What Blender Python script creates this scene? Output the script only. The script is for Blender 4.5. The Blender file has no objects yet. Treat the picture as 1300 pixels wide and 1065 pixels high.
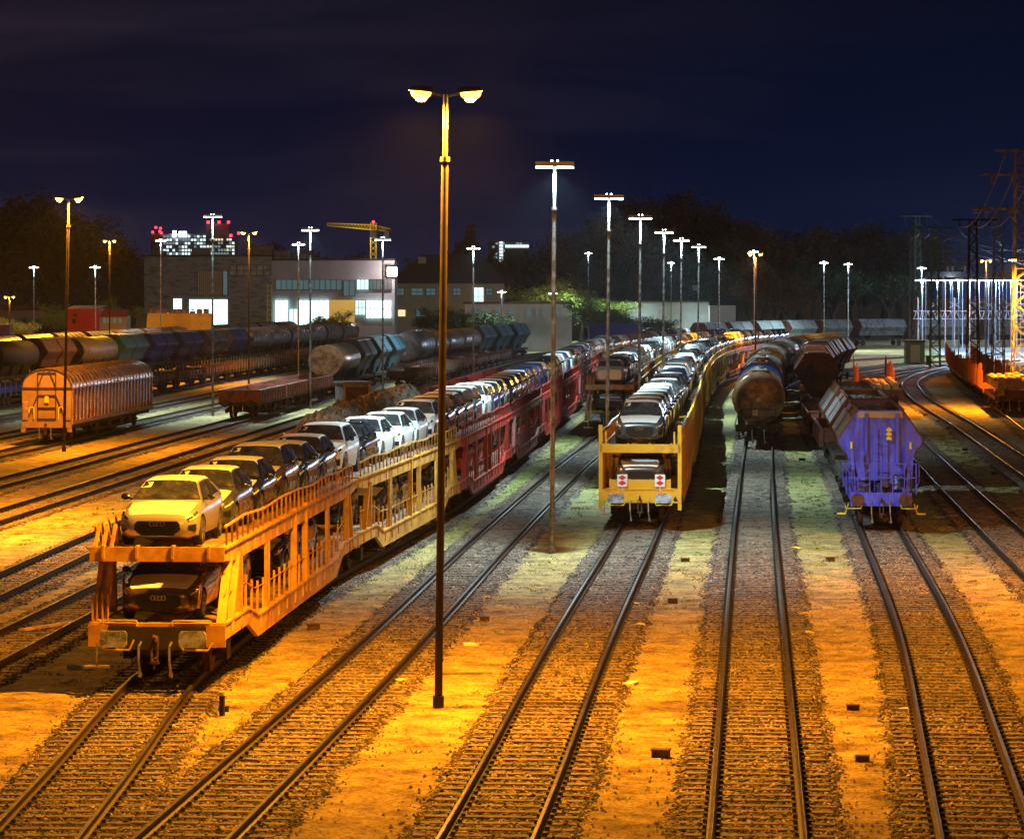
import bpy, bmesh, math, random
import numpy as np
from mathutils import Vector, Matrix
random.seed(7); np.random.seed(7)
R = math.radians; PI = math.pi
sc = bpy.context.scene
COL = sc.collection
F, HZ, CX, CAMH = 4000.0, 373.0, 650.0, 8.63       # focal length in photo pixels, horizon row, centre column, camera height over rail head
GZ = -0.25                                          # ground level below the rail heads
def at(x, z_row, Y):                                # the point seen at (x, row) standing Y metres away
    return Vector(((x-CX)*Y/F, Y, CAMH-(z_row-HZ)*Y/F))

# ------------------------------------------------------------------ materials
def nodes(name):
    m = bpy.data.materials.new(name); m.use_nodes = True
    nt = m.node_tree; b = nt.nodes['Principled BSDF']
    return m, nt, b
MC = {}
def mat(name, col, rough=.6, metal=0., var=.25, scale=2.5, dirt=None, damt=.35, bump=0., coat=0., stretch=None):
    if name in MC: return MC[name]
    m, nt, b = nodes(name)
    N, L = nt.nodes, nt.links
    tc = N.new('ShaderNodeTexCoord'); src = tc.outputs['Object']
    if stretch:
        mp = N.new('ShaderNodeMapping'); mp.inputs['Scale'].default_value = stretch
        L.new(src, mp.inputs[0]); src = mp.outputs[0]
    n1 = N.new('ShaderNodeTexNoise'); n1.inputs['Scale'].default_value = scale; n1.inputs['Detail'].default_value = 8; n1.inputs['Roughness'].default_value = .65
    L.new(src, n1.inputs['Vector'])
    r = N.new('ShaderNodeValToRGB')
    c = Vector(col[:3]); lo = c*(1-var); hi = c*(1+var*.6)
    r.color_ramp.elements[0].position = .3; r.color_ramp.elements[1].position = .7
    r.color_ramp.elements[0].color = (*lo, 1); r.color_ramp.elements[1].color = (*[min(1, v) for v in hi], 1)
    L.new(n1.outputs['Fac'], r.inputs[0]); out = r.outputs[0]
    if dirt:
        n2 = N.new('ShaderNodeTexNoise'); n2.inputs['Scale'].default_value = scale*.6+.3; n2.inputs['Detail'].default_value = 10; n2.inputs['Roughness'].default_value = .75
        L.new(src, n2.inputs['Vector'])
        r2 = N.new('ShaderNodeValToRGB'); r2.color_ramp.elements[0].position = .62-damt*.45; r2.color_ramp.elements[1].position = .72-damt*.3
        L.new(n2.outputs['Fac'], r2.inputs[0])
        mx = N.new('ShaderNodeMix'); mx.data_type = 'RGBA'
        L.new(r2.outputs[0], mx.inputs[0]); L.new(out, mx.inputs[6]); mx.inputs[7].default_value = (*dirt, 1)
        out = mx.outputs[2]
    L.new(out, b.inputs['Base Color'])
    b.inputs['Roughness'].default_value = rough; b.inputs['Metallic'].default_value = metal
    if coat: b.inputs['Coat Weight'].default_value = coat; b.inputs['Coat Roughness'].default_value = .05
    if bump:
        bp = N.new('ShaderNodeBump'); bp.inputs['Strength'].default_value = bump; bp.inputs['Distance'].default_value = .02
        L.new(n1.outputs['Fac'], bp.inputs['Height']); L.new(bp.outputs[0], b.inputs['Normal'])
    MC[name] = m; return m
def emis(name, col, s, base=(.05, .05, .05)):
    if name in MC: return MC[name]
    m, nt, b = nodes(name)
    b.inputs['Base Color'].default_value = (*base, 1)
    b.inputs['Emission Color'].default_value = (*col, 1); b.inputs['Emission Strength'].default_value = s
    MC[name] = m; return m
def ballast_mat():
    m, nt, b = nodes('ballast'); N, L = nt.nodes, nt.links
    g = N.new('ShaderNodeNewGeometry')
    v = N.new('ShaderNodeTexVoronoi'); v.inputs['Scale'].default_value = 14
    L.new(g.outputs['Position'], v.inputs['Vector'])
    r = N.new('ShaderNodeValToRGB'); e = r.color_ramp.elements
    e[0].position = 0; e[0].color = (.022, .012, .008, 1); e[1].position = 1; e[1].color = (.52, .38, .27, 1)
    x = e.new(.5); x.color = (.10, .062, .04, 1)
    sx = N.new('ShaderNodeSeparateColor'); L.new(v.outputs['Color'], sx.inputs[0]); L.new(sx.outputs[0], r.inputs[0])
    n = N.new('ShaderNodeTexNoise'); n.inputs['Scale'].default_value = .6; L.new(g.outputs['Position'], n.inputs['Vector'])
    mx = N.new('ShaderNodeMix'); mx.data_type = 'RGBA'; mx.blend_type = 'MULTIPLY'
    r2 = N.new('ShaderNodeValToRGB'); r2.color_ramp.elements[0].color = (.36, .30, .26, 1); r2.color_ramp.elements[1].color = (1, 1, 1, 1)
    r2.color_ramp.elements[0].position = .35; r2.color_ramp.elements[1].position = .65
    L.new(n.outputs['Fac'], r2.inputs[0]); mx.inputs[0].default_value = 1
    L.new(r.outputs[0], mx.inputs[6]); L.new(r2.outputs[0], mx.inputs[7]); L.new(mx.outputs[2], b.inputs['Base Color'])
    bp = N.new('ShaderNodeBump'); bp.inputs['Strength'].default_value = 1; bp.inputs['Distance'].default_value = .09; bp.invert = True
    L.new(v.outputs['Distance'], bp.inputs['Height']); L.new(bp.outputs[0], b.inputs['Normal'])
    b.inputs['Roughness'].default_value = .85
    return m
def ground_mat():
    m, nt, b = nodes('sandy_ground'); N, L = nt.nodes, nt.links
    g = N.new('ShaderNodeNewGeometry')
    def noise(s, d=8, ro=.6):
        n = N.new('ShaderNodeTexNoise'); n.inputs['Scale'].default_value = s; n.inputs['Detail'].default_value = d; n.inputs['Roughness'].default_value = ro
        L.new(g.outputs['Position'], n.inputs['Vector']); return n.outputs['Fac']
    def ramp(f, p0, c0, p1, c1):
        r = N.new('ShaderNodeValToRGB'); e = r.color_ramp.elements
        e[0].position = p0; e[0].color = (*c0, 1); e[1].position = p1; e[1].color = (*c1, 1); L.new(f, r.inputs[0]); return r.outputs[0]
    def mix(f, a, c, mode='MIX'):
        x = N.new('ShaderNodeMix'); x.data_type = 'RGBA'; x.blend_type = mode
        if isinstance(f, (int, float)): x.inputs[0].default_value = f
        else: L.new(f, x.inputs[0])
        L.new(a, x.inputs[6])
        if isinstance(c, tuple): x.inputs[7].default_value = (*c, 1)
        else: L.new(c, x.inputs[7])
        return x.outputs[2]
    sand = ramp(noise(1.3, 10, .7), .34, (.15, .075, .025), .60, (.58, .42, .15))
    sand = mix(1, sand, ramp(noise(11, 6, .85), .38, (.25, .2, .17), .54, (1, 1, 1)), 'MULTIPLY')
    grass = ramp(noise(9, 6, .8), .35, (.08, .085, .025), .65, (.30, .32, .11))
    sp = N.new('ShaderNodeSeparateXYZ'); L.new(g.outputs['Position'], sp.inputs[0])
    mr = N.new('ShaderNodeMapRange'); mr.inputs[1].default_value = 75; mr.inputs[2].default_value = 130
    mr.inputs[3].default_value = -.13; mr.inputs[4].default_value = .1; L.new(sp.outputs['Y'], mr.inputs[0])
    ad = N.new('ShaderNodeMath'); ad.operation = 'ADD'; L.new(mr.outputs[0], ad.inputs[0])
    a2 = N.new('ShaderNodeMath'); a2.operation = 'MULTIPLY_ADD'; a2.inputs[1].default_value = .6; 
    L.new(noise(.35, 6, .7), a2.inputs[0]); 
    a3 = N.new('ShaderNodeMath'); a3.operation = 'MULTIPLY'; a3.inputs[1].default_value = .4; L.new(noise(5, 6, .8), a3.inputs[0])
    L.new(a3.outputs[0], a2.inputs[2]); L.new(a2.outputs[0], ad.inputs[1])
    fac = N.new('ShaderNodeValToRGB'); fac.color_ramp.elements[0].position = .49; fac.color_ramp.elements[1].position = .66
    
    xr = N.new('ShaderNodeMath'); xr.operation = 'SUBTRACT'; xr.inputs[1].default_value = 5; L.new(sp.outputs['X'], xr.inputs[0])
    xa = N.new('ShaderNodeMath'); xa.operation = 'ABSOLUTE'; L.new(xr.outputs[0], xa.inputs[0])
    xm = N.new('ShaderNodeMapRange'); xm.inputs[1].default_value = 12; xm.inputs[2].default_value = 18; xm.inputs[3].default_value = 0; xm.inputs[4].default_value = -.11; L.new(xa.outputs[0], xm.inputs[0])
    a4 = N.new('ShaderNodeMath'); a4.operation = 'ADD'; L.new(ad.outputs[0], a4.inputs[0]); L.new(xm.outputs[0], a4.inputs[1])
    L.new(a4.outputs[0], fac.inputs[0])
    c = mix(fac.outputs[0], sand, grass)
    L.new(c, b.inputs['Base Color']); b.inputs['Roughness'].default_value = .95
    bp = N.new('ShaderNodeBump'); bp.inputs['Strength'].default_value = .8; bp.inputs['Distance'].default_value = .05
    L.new(noise(7, 8, .8), bp.inputs['Height']); L.new(bp.outputs[0], b.inputs['Normal'])
    return m

# ------------------------------------------------------------------ mesh collector
class MB:
    def __init__(s): s.v = []; s.f = []; s.m = []; s.sm = []
    def add(s, vs, fs, m=0, sm=False):
        o = len(s.v); s.v += [tuple(v) for v in vs]; s.f += [tuple(i+o for i in f) for f in fs]; s.m += [m]*len(fs); s.sm += [sm]*len(fs); return s
    def box(s, x0, x1, y0, y1, z0, z1, m=0):
        if x0 > x1: x0, x1 = x1, x0
        if y0 > y1: y0, y1 = y1, y0
        return s.add([(x0,y0,z0),(x1,y0,z0),(x1,y1,z0),(x0,y1,z0),(x0,y0,z1),(x1,y0,z1),(x1,y1,z1),(x0,y1,z1)],
              [(0,3,2,1),(4,5,6,7),(0,1,5,4),(1,2,6,5),(2,3,7,6),(3,0,4,7)], m)
    def bar(s, p, q, w, h=None, m=0):
        p = Vector(p); q = Vector(q); h = h or w; d = (q-p)
        if d.length < 1e-6: return s
        d.normalize(); up = Vector((0,0,1)) if abs(d.z) < .95 else Vector((0,1,0))
        a = d.cross(up).normalized()*(w/2); b = a.cross(d).normalized()*(h/2)
        return s.add([p-a-b,p+a-b,p+a+b,p-a+b,q-a-b,q+a-b,q+a+b,q-a+b],
              [(0,3,2,1),(4,5,6,7),(0,1,5,4),(1,2,6,5),(2,3,7,6),(3,0,4,7)], m)
    def cyl(s, p, q, r, n=12, m=0, r2=None, cap=True):
        p = Vector(p); q = Vector(q); d = (q-p).normalized(); r2 = r if r2 is None else r2
        up = Vector((0,0,1)) if abs(d.z) < .95 else Vector((0,1,0))
        a = d.cross(up).normalized(); b = a.cross(d).normalized(); vs = []
        for c, rr in ((p, r), (q, r2)):
            for i in range(n): t = 2*PI*i/n; vs.append(c+a*math.cos(t)*rr+b*math.sin(t)*rr)
        s.add(vs, [(i,(i+1)%n,n+(i+1)%n,n+i) for i in range(n)], m, n > 6)
        if cap: s.add(vs[:n], [tuple(range(n))[::-1]], m); s.add(vs[n:], [tuple(range(n))], m)
        return s
    def prism(s, poly, axis, a, b, m=0):        # poly: 2-D outline, extruded along axis from a to b
        n = len(poly)
        def P(u, v, w): return {'x': (w,u,v), 'y': (u,w,v), 'z': (u,v,w)}[axis]
        vs = [P(u,v,a) for u,v in poly]+[P(u,v,b) for u,v in poly]
        return s.add(vs, [tuple(range(n)), tuple(range(2*n-1,n-1,-1))]+[(i,n+i,n+(i+1)%n,(i+1)%n) for i in range(n)], m)
    def loft(s, rings, m=0, closed=True, sm=True, cap=True):
        n = len(rings[0]); vs = [p for r in rings for p in r]; fs = []
        for k in range(len(rings)-1):
            for i in range(n if closed else n-1): j = (i+1)%n; fs.append((k*n+i,k*n+j,(k+1)*n+j,(k+1)*n+i))
        s.add(vs, fs, m, sm)
        if cap and closed: s.add(rings[0], [tuple(range(n))[::-1]], m); s.add(rings[-1], [tuple(range(n))], m)
        return s
    def mesh(s, name, mats):
        me = bpy.data.meshes.new(name); me.from_pydata(s.v, [], s.f)
        for m in mats: me.materials.append(m)
        me.polygons.foreach_set('material_index', s.m); me.polygons.foreach_set('use_smooth', s.sm)
        bm = bmesh.new(); bm.from_mesh(me); bmesh.ops.recalc_face_normals(bm, faces=bm.faces); bm.to_mesh(me); bm.free()
        me.update(); return me
    def build(s, name, mats, parent=None, **kw):
        if not isinstance(mats, (list, tuple)): mats = [mats]
        o = bpy.data.objects.new(name, s.mesh(name, mats)); COL.objects.link(o)
        if parent is not None: o.parent = parent
        for k, v in kw.items(): o[k] = v
        return o
def tag(o, label=None, cat=None, group=None, kind=None):
    for k, v in (('label', label), ('category', cat), ('group', group), ('kind', kind)):
        if v: o[k] = v
    return o
def empty(name, loc=(0,0,0), rz=0, label=None, cat=None, group=None):
    o = bpy.data.objects.new(name, None); COL.objects.link(o); o.location = loc; o.rotation_euler = (0,0,rz)
    o.empty_display_size = .3
    return tag(o, label, cat, group)
def kids(root): return [c for c in root.children]
def copy_tree(o, parent=None, remap=None):
    c = o.copy(); COL.objects.link(c); c.parent = parent
    if parent is None:
        for k in ('label', 'group'): 
            if k in c: del c[k]
    if remap and c.type == 'MESH':
        for s_ in c.material_slots:
            if s_.material and s_.material.name in remap:
                nm = remap[s_.material.name]; s_.link = 'OBJECT'; s_.material = nm
    for ch in kids(o): copy_tree(ch, c, remap)
    return c
def remove_tree(o):
    for c in kids(o): remove_tree(c)
    bpy.data.objects.remove(o)

# ------------------------------------------------------------------ palette
RUST = (.09, .035, .015)
M = dict(
 yellow=mat('wagon_yellow', (.62, .33, .05), .5, 0, .25, 1.2, (.30, .13, .04), .35),
 sun_yellow=mat('signal_yellow_paint', (.78, .40, .02), .45, 0, .15, 1.0, (.45, .2, .04), .2),
 orange=mat('wagon_orange', (.50, .20, .05), .55, 0, .25, 1.4, (.2, .08, .03), .4),
 red=mat('wagon_red', (.42, .022, .015), .5, 0, .25, 1.4, (.18, .03, .02), .35),
 darkred=mat('wagon_dark_red', (.22, .02, .02), .55, 0, .3, 1.4, (.08, .03, .02), .4),
 planks=mat('deck_planks', (.34, .2, .14), .8, 0, .5, 1.2, (.12, .08, .05), .45, .4),
 under=mat('underframe_black', (.028, .022, .018), .7, .2, .4, 4, (.05, .03, .02), .3),
 steel=mat('worn_steel', (.42, .40, .38), .38, .85, .3, 5),
 buffer=mat('buffer_plate', (.50, .55, .66), .45, .2, .6, 7, (.12, .12, .15), .35),
 black=mat('black_rubber', (.012, .012, .012), .75, 0, .2, 4),
 white=mat('white_paint', (.78, .78, .76), .4, 0, .08, 3),
 signred=mat('sign_red', (.6, .02, .02), .4, 0, .05, 3),
 signyel=mat('sign_yellow', (.8, .6, .03), .4, 0, .05, 3),
 rust=mat('rusted_steel', (.13, .05, .022), .8, .3, .5, 6, (.05, .025, .015), .4, .3),
 violet=mat('violet_blue_paint', (.10, .12, .95), .42, 0, .3, 1.1, (.05, .045, .38), .42, stretch=(2.2, 1, .5)),
 brown=mat('oxide_brown', (.16, .055, .03), .6, 0, .35, 1.5, (.06, .03, .02), .4),
 rustred=mat('oxide_red', (.30, .07, .04), .65, 0, .35, 1.6, (.10, .04, .025), .4),
 blue=mat('deep_blue_paint', (.025, .03, .22), .45, 0, .3, 1.5, (.02, .02, .06), .35),
 teal=mat('teal_paint', (.035, .12, .17), .45, 0, .3, 1.5, (.03, .05, .06), .35),
 grey=mat('grey_wagon_paint', (.17, .16, .145), .5, .1, .3, 1.5, (.09, .07, .05), .4),
 silver=mat('tank_silver', (.30, .33, .34), .35, .5, .25, 1.5, (.12, .10, .08), .35),
 steelblue=mat('tank_steel_blue', (.13, .21, .34), .38, .3, .3, 1.3, (.06, .07, .09), .4),
 bronze=mat('tank_bronze', (.34, .19, .10), .3, .4, .3, 1.3, (.07, .04, .02), .4),
 navy=mat('tank_bright_blue', (.03, .16, .62), .4, 0, .2, 1.5, (.02, .05, .15), .2),
 glass=mat('painted_reflection_glass', (.035, .038, .042), .06, 0, .95, 3.2, (.10, .085, .07), .22, coat=1),  # mottling in the glass colour stands for reflections
 lampglass=mat('headlight_glass', (.10, .11, .12), .1, .3, .5, 9, coat=1),
 chrome=mat('chrome', (.7, .7, .72), .15, 1, .05, 3),
 grille=mat('grille_mesh', (.03, .035, .045), .3, .6, .7, 30),
 rim=mat('alloy_rim', (.30, .31, .33), .3, .8, .2, 6),
 paper=mat('paper', (.75, .75, .7), .8, 0, .05, 3),
 galv=mat('galvanised_steel', (.30, .29, .28), .5, .5, .5, 4, (.09, .07, .05), .45),
 polebrown=mat('pole_rusty', (.03, .018, .013), .8, 0, .5, 5, (.06, .035, .02), .25),
 coverwhite=mat('film_white', (.80, .80, .78), .45, 0, .06, 2.5),
 gravel=mat('grey_gravel', (.16, .18, .18), .9, 0, .7, 9, (.05, .05, .05), .45, 1),
 scrap=mat('scrap_rubble', (.26, .15, .08), .85, .1, .9, 6, (.04, .05, .045), .45, 1),
 timber=mat('sawn_timber', (.55, .33, .15), .75, 0, .35, 2, (.25, .14, .07), .3),
 stake=mat('stake_red', (.52, .10, .03), .6, 0, .35, 2, (.2, .05, .02), .35),
)
PAINT = dict(
 silver=mat('car_silver', (.5, .5, .5), .28, .6, .04, 1, coat=1), white=mat('car_white', (.8, .8, .8), .25, 0, .03, 1, coat=1),
 black=mat('car_black', (.012, .012, .014), .2, .2, .05, 1, coat=1), blue=mat('car_blue', (.02, .04, .14), .22, .4, .05, 1, coat=1),
 grey=mat('car_grey', (.09, .095, .10), .25, .5, .05, 1, coat=1), brown=mat('car_brown', (.10, .055, .035), .25, .4, .05, 1, coat=1),
 red=mat('car_red', (.35, .01, .01), .22, .2, .05, 1, coat=1), gold=mat('car_champagne', (.42, .32, .18), .26, .6, .05, 1, coat=1))

# ------------------------------------------------------------------ tracks
class Track:
    def __init__(s, pts):
        pts = [Vector(p) for p in pts]; d = []
        P = [pts[0]*2-pts[1]]+pts+[pts[-1]*2-pts[-2]]
        for i in range(1, len(P)-2):
            n = max(2, int((P[i+1]-P[i]).length))
            for k in range(n):
                t = k/n; t2 = t*t; t3 = t2*t
                # Catmull-Rom with chord-length tangents (non-uniform spacing)
                d0 = (P[i]-P[i-1]).length; d1 = (P[i+1]-P[i]).length; d2 = (P[i+2]-P[i+1]).length
                m1 = ((P[i+1]-P[i])/d1*d0+(P[i]-P[i-1])/d0*d1)/(d0+d1)*d1
                m2 = ((P[i+2]-P[i+1])/d2*d1+(P[i+1]-P[i])/d1*d2)/(d1+d2)*d1
                d.append(P[i]*(2*t3-3*t2+1)+m1*(t3-2*t2+t)+P[i+1]*(3*t2-2*t3)+m2*(t3-t2))
        d.append(P[-2]); s.d = d; s.s = [0]
        for a, b in zip(d, d[1:]): s.s.append(s.s[-1]+(b-a).length)
        s.a = np.array([(p.x, p.y) for p in d]); s.sa = np.array(s.s)
    def pos(s, q): return Vector((np.interp(q, s.sa, s.a[:,0]), np.interp(q, s.sa, s.a[:,1])))
    def atY(s, Y): return float(np.interp(Y, s.a[:,1], s.sa))
    def X(s, Y): return float(np.interp(Y, s.a[:,1], s.a[:,0]))
    def frame(s, q):
        p = s.pos(q); t = (s.pos(min(q+.5, s.sa[-1]))-s.pos(max(q-.5, 0))).normalized(); return p, t
    def chord(s, q, L):
        a = s.pos(q); b = s.pos(q+L); d = b-a; return Vector((a.x, a.y, 0)), math.atan2(-d.x, d.y)
T = {
 'T1': [(-7.6,20),(-7.7,57),(-7.8,72),(-7.5,79),(-3.4,123),(.93,187),(4.4,245),(8.3,300),(12.7,335),(21,385),(36,440)],
 'T3': [(-7.8,20),(-4.68,57.4),(-3.2,76.2),(-.54,113.2),(2.8,156.2),(6.1,195),(9.6,245),(12.9,285),(17.4,325),(23,360),(33,400),(48,440)],
 'T2': [(-2.9,20),(.13,57.3),(1.12,71),(4.75,117),(7.5,154),(12.7,229),(16.9,280),(21.3,320),(27,355),(37,395),(50,425),(66,450)],
 'T4': [(1.6,20),(4.45,57.3),(10.0,129.3),(13.6,174),(18.2,228),(22.7,275),(28,315),(36,352),(49,392),(66,425)],
 'T5': [(4.5,20),(8.34,57.4),(10.54,79),(13.6,116),(16.3,150),(21.5,222),(27,278),(34,322),(46,368),(62,405)],
 'T6': [(10.9,20),(16.65,97.8),(19.0,129.3),(22.2,170),(27.6,236),(33,290),(41,335),(54,380)],
 'T7': [(15,20),(25,149),(29.6,205),(35,273),(41,322),(52,372),(68,420)],
 'T8': [(21,60),(33.3,200),(36.2,227),(46,320),(57,400),(75,480)],
 'T0b': [(-15.5,25),(-12.9,73),(-12.1,87),(-11.2,103),(-9.0,147),(-5.8,195),(-2,250),(3,300),(10,350),(20,400)],
 'T0a': [(-16.6,60),(-15.2,97),(-14.7,110),(-13.4,135),(-10.4,190),(-7,240),(-2.5,300),(5,370),(14,420)],
 'A': [(-24,60),(-20,125),(-15.8,195),(-12.4,248),(-8.8,300),(-4,360),(4,440),(14,500)],
 'B': [(-29,60),(-23.3,150),(-19.1,215),(-15.6,270),(-10.9,340),(-6,395),(1,440),(10,490)],
 'C': [(-35,60),(-28,168),(-25,215),(-21,275),(-16,345),(-9,420),(0,480)],
 'D': [(-40,60),(-31.3,192),(-28,240),(-24,300),(-19,360),(-10,440)],
 'E': [(-46,60),(-36,219),(-32.6,265),(-28,335),(-21,420),(-12,480)],
 'Fz': [(-50,100),(-40,240),(-37,290),(-31,360),(-23,440)],
 'H1': [(-57,200),(-47,285),(-41,330),(-35,380),(-30,430),(-22,500),(-10,560)],
 'H2': [(-66,200),(-55,310),(-48,380),(-42,430),(-36,485),(-26,550)],
}
T = {k: Track(v) for k, v in T.items()}
MB_BAL = ballast_mat(); MB_GR = ground_mat()
M_RAIL = mat('rail_rust', (.05, .027, .018), .6, .5, .4, 5, (.04, .022, .015), .4)
M_HEAD = mat('rail_head_steel', (.13, .11, .105), .40, .7, .5, 3, (.04,.025,.02), .4)
M_SLP = mat('concrete_sleeper', (.24, .18, .13), .85, 0, .45, 3, (.10, .07, .05), .4, .3)
def build_track(key, y0, y1, near=115, sleepers=250):
    t = T[key]; q0, q1 = t.atY(y0), t.atY(y1)
    root = empty('railway_track'); root['kind'] = 'structure'
    # rails
    prof = [(-.07,-.17),(.07,-.17),(.07,-.155),(.012,-.14),(.012,-.05),(.036,-.042),(.036,-.008),(.026,0),(-.026,0),(-.036,-.008),(-.036,-.042),(-.012,-.05),(-.012,-.14),(-.07,-.155)]
    qs = np.arange(q0, q1, 1.0)
    for sgn in (-1, 1):
        mb = MB(); rings = []
        for q in qs:
            p, d = t.frame(q); n = Vector((d.y, -d.x)); c = p+n*sgn*.752
            rings.append([(c.x+n.x*u, c.y+n.y*u, w) for u, w in prof])
        n_ = len(prof); vs = [v for r in rings for v in r]; fs = []; ms = []
        for k in range(len(rings)-1):
            for i in range(n_):
                j = (i+1)%n_; fs.append((k*n_+i, k*n_+j, (k+1)*n_+j, (k+1)*n_+i)); ms.append(1 if i in (6,7,8) else 0)
        mb.v = vs; mb.f = fs; mb.m = ms; mb.sm = [False]*len(fs)
        mb.build('rail', [M_RAIL, M_HEAD], root)
    # ballast bed: a real rough surface of stone-sized facets near the camera
    def bed(qa, qb, step, cross, jit):
        qq = np.arange(qa, qb+step*.5, step); us = np.linspace(-1.75, 1.75, cross)
        P = np.array([[*t.frame(q)[0], *t.frame(q)[1]] for q in np.arange(qa, qb+1.01, 1.0)])
        f = qq-qa; idx = np.arange(len(P))
        px = np.interp(f, idx, P[:,0]); py = np.interp(f, idx, P[:,1]); tx = np.interp(f, idx, P[:,2]); ty = np.interp(f, idx, P[:,3])
        U, Q = np.meshgrid(us, np.arange(len(qq)))
        X = px[Q]+ty[Q]*U; Y = py[Q]-tx[Q]*U
        Z = np.where(np.abs(U) < 1.3, -.205, -.205-(np.abs(U)-1.3)*.27)
        Z = Z-.03*(np.abs(U)<.6)*0
        rs = np.random.rand(*Z.shape)
        Z = Z+(rs-.55)*jit+(np.random.rand(*Z.shape)>.93)*jit*.8
        X = X+(np.random.rand(*Z.shape)-.5)*step*.7; Y = Y+(np.random.rand(*Z.shape)-.5)*step*.7
        nR, nC = Z.shape
        v = np.stack([X, Y, Z], -1).reshape(-1, 3)
        i = np.arange(nR-1)[:, None]*nC+np.arange(nC-1)[None, :]
        fa = np.stack([i, i+1, i+nC+1, i+nC], -1).reshape(-1, 4)
        me = bpy.data.meshes.new('ballast_bed'); me.vertices.add(len(v)); me.vertices.foreach_set('co', v.astype(np.float32).ravel())
        me.loops.add(fa.size); me.loops.foreach_set('vertex_index', fa.astype(np.int32).ravel())
        me.polygons.add(len(fa)); me.polygons.foreach_set('loop_start', np.arange(0, fa.size, 4, dtype=np.int32))
        me.update(calc_edges=True); me.validate(); me.materials.append(MB_BAL)
        o = bpy.data.objects.new('ballast_bed', me); COL.objects.link(o); o.parent = root; o['kind'] = 'stuff'
    ym = min(max(near, y0), y1)
    if ym > y0: bed(q0, t.atY(ym), .062, 54, .055)
    if y1 > ym: bed(t.atY(ym), t.atY(min(y1, 200)) if y1 > 200 and ym < 200 else q1, .2, 22, .055)
    if y1 > 200 and ym < 200: bed(t.atY(200), q1, .8, 8, .04)
    # sleepers with their rail fastenings
    mb = MB(); fst = MB()
    q = q0
    while q < t.atY(min(y1, sleepers)):
        p, d = t.frame(q); n = Vector((d.y, -d.x)); hw = .12
        def W(u, w, z): c = p+n*u+d*w; return (c.x, c.y, z)
        zt = -.168+random.uniform(-.008, .004)
        mb.add([W(-1.3,-hw,-.3),W(1.3,-hw,-.3),W(1.3,hw,-.3),W(-1.3,hw,-.3),W(-1.3,-hw*.85,zt-.012),W(1.3,-hw*.85,zt-.012),W(1.3,hw*.85,zt-.012),W(-1.3,hw*.85,zt-.012)],
               [(4,5,6,7),(0,1,5,4),(1,2,6,5),(2,3,7,6),(3,0,4,7)])
        if p.y < 150:
            for r in (-.752, .752):
                for e in (-.115, .115):
                    c = W(r+e, 0, 0)
                    fst.add([W(r+e-.035,-.06,-.19),W(r+e+.035,-.06,-.19),W(r+e+.035,.06,-.19),W(r+e-.035,.06,-.19),W(r+e-.03,-.05,-.125),W(r+e+.03,-.05,-.125),W(r+e+.03,.05,-.125),W(r+e-.03,.05,-.125)],
                            [(4,5,6,7),(0,1,5,4),(1,2,6,5),(2,3,7,6),(3,0,4,7)])
        q += .6
    if mb.v: mb.build('sleepers', [M_SLP], root, kind='stuff')
    if fst.v: fst.build('rail_fastenings', [M['under']], root, kind='stuff')
for k, y0, y1 in (('T1',40,430),('T3',40,435),('T2',40,445),('T4',40,420),('T5',40,400),('T6',62,375),('T7',90,415),('T8',120,470)):
    build_track(k, y0, y1, 112)
for k, y0, y1 in (('T0b',45,395),('T0a',64,415)): build_track(k, y0, y1, 112)
for k, y0, y1 in (('A',90,480),('B',110,480),('C',130,470),('D',150,430),('E',170,470)): build_track(k, y0, y1, 0, 260)
for k, y0, y1 in (('Fz',180,430),('H1',220,550),('H2',240,540)): build_track(k, y0, y1, 0, 0)

# ground: one sheet to the horizon, finely uneven near the camera
def ground():
    xs = np.concatenate([np.array([-3000,-800,-250,-90,-60]), np.arange(-40, 48, .2), np.array([60,90,250,800,3000])])
    ys = np.concatenate([np.array([-200,-20,20,35]), np.arange(44, 120, .2), np.arange(120, 260, 1.0), np.array([270,300,350,420,520,700,1000,2000,6000])])
    X, Y = np.meshgrid(xs, ys); Z = np.full(X.shape, GZ)
    Z += .02*np.sin(X*1.7+np.sin(Y*.9)*1.3)*np.sin(Y*1.1)
    Z += (np.random.rand(*Z.shape)-.5)*.03*(Y < 262)
    nR, nC = Z.shape; v = np.stack([X, Y, Z], -1).reshape(-1, 3)
    i = np.arange(nR-1)[:, None]*nC+np.arange(nC-1)[None, :]
    fa = np.stack([i, i+1, i+nC+1, i+nC], -1).reshape(-1, 4)
    me = bpy.data.meshes.new('ground'); me.vertices.add(len(v)); me.vertices.foreach_set('co', v.astype(np.float32).ravel())
    me.loops.add(fa.size); me.loops.foreach_set('vertex_index', fa.astype(np.int32).ravel())
    me.polygons.add(len(fa)); me.polygons.foreach_set('loop_start', np.arange(0, fa.size, 4, dtype=np.int32))
    me.update(calc_edges=True); me.materials.append(MB_GR)
    o = bpy.data.objects.new('ground', me); COL.objects.link(o); o['kind'] = 'structure'
ground()
USE_HAZE = True
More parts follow.
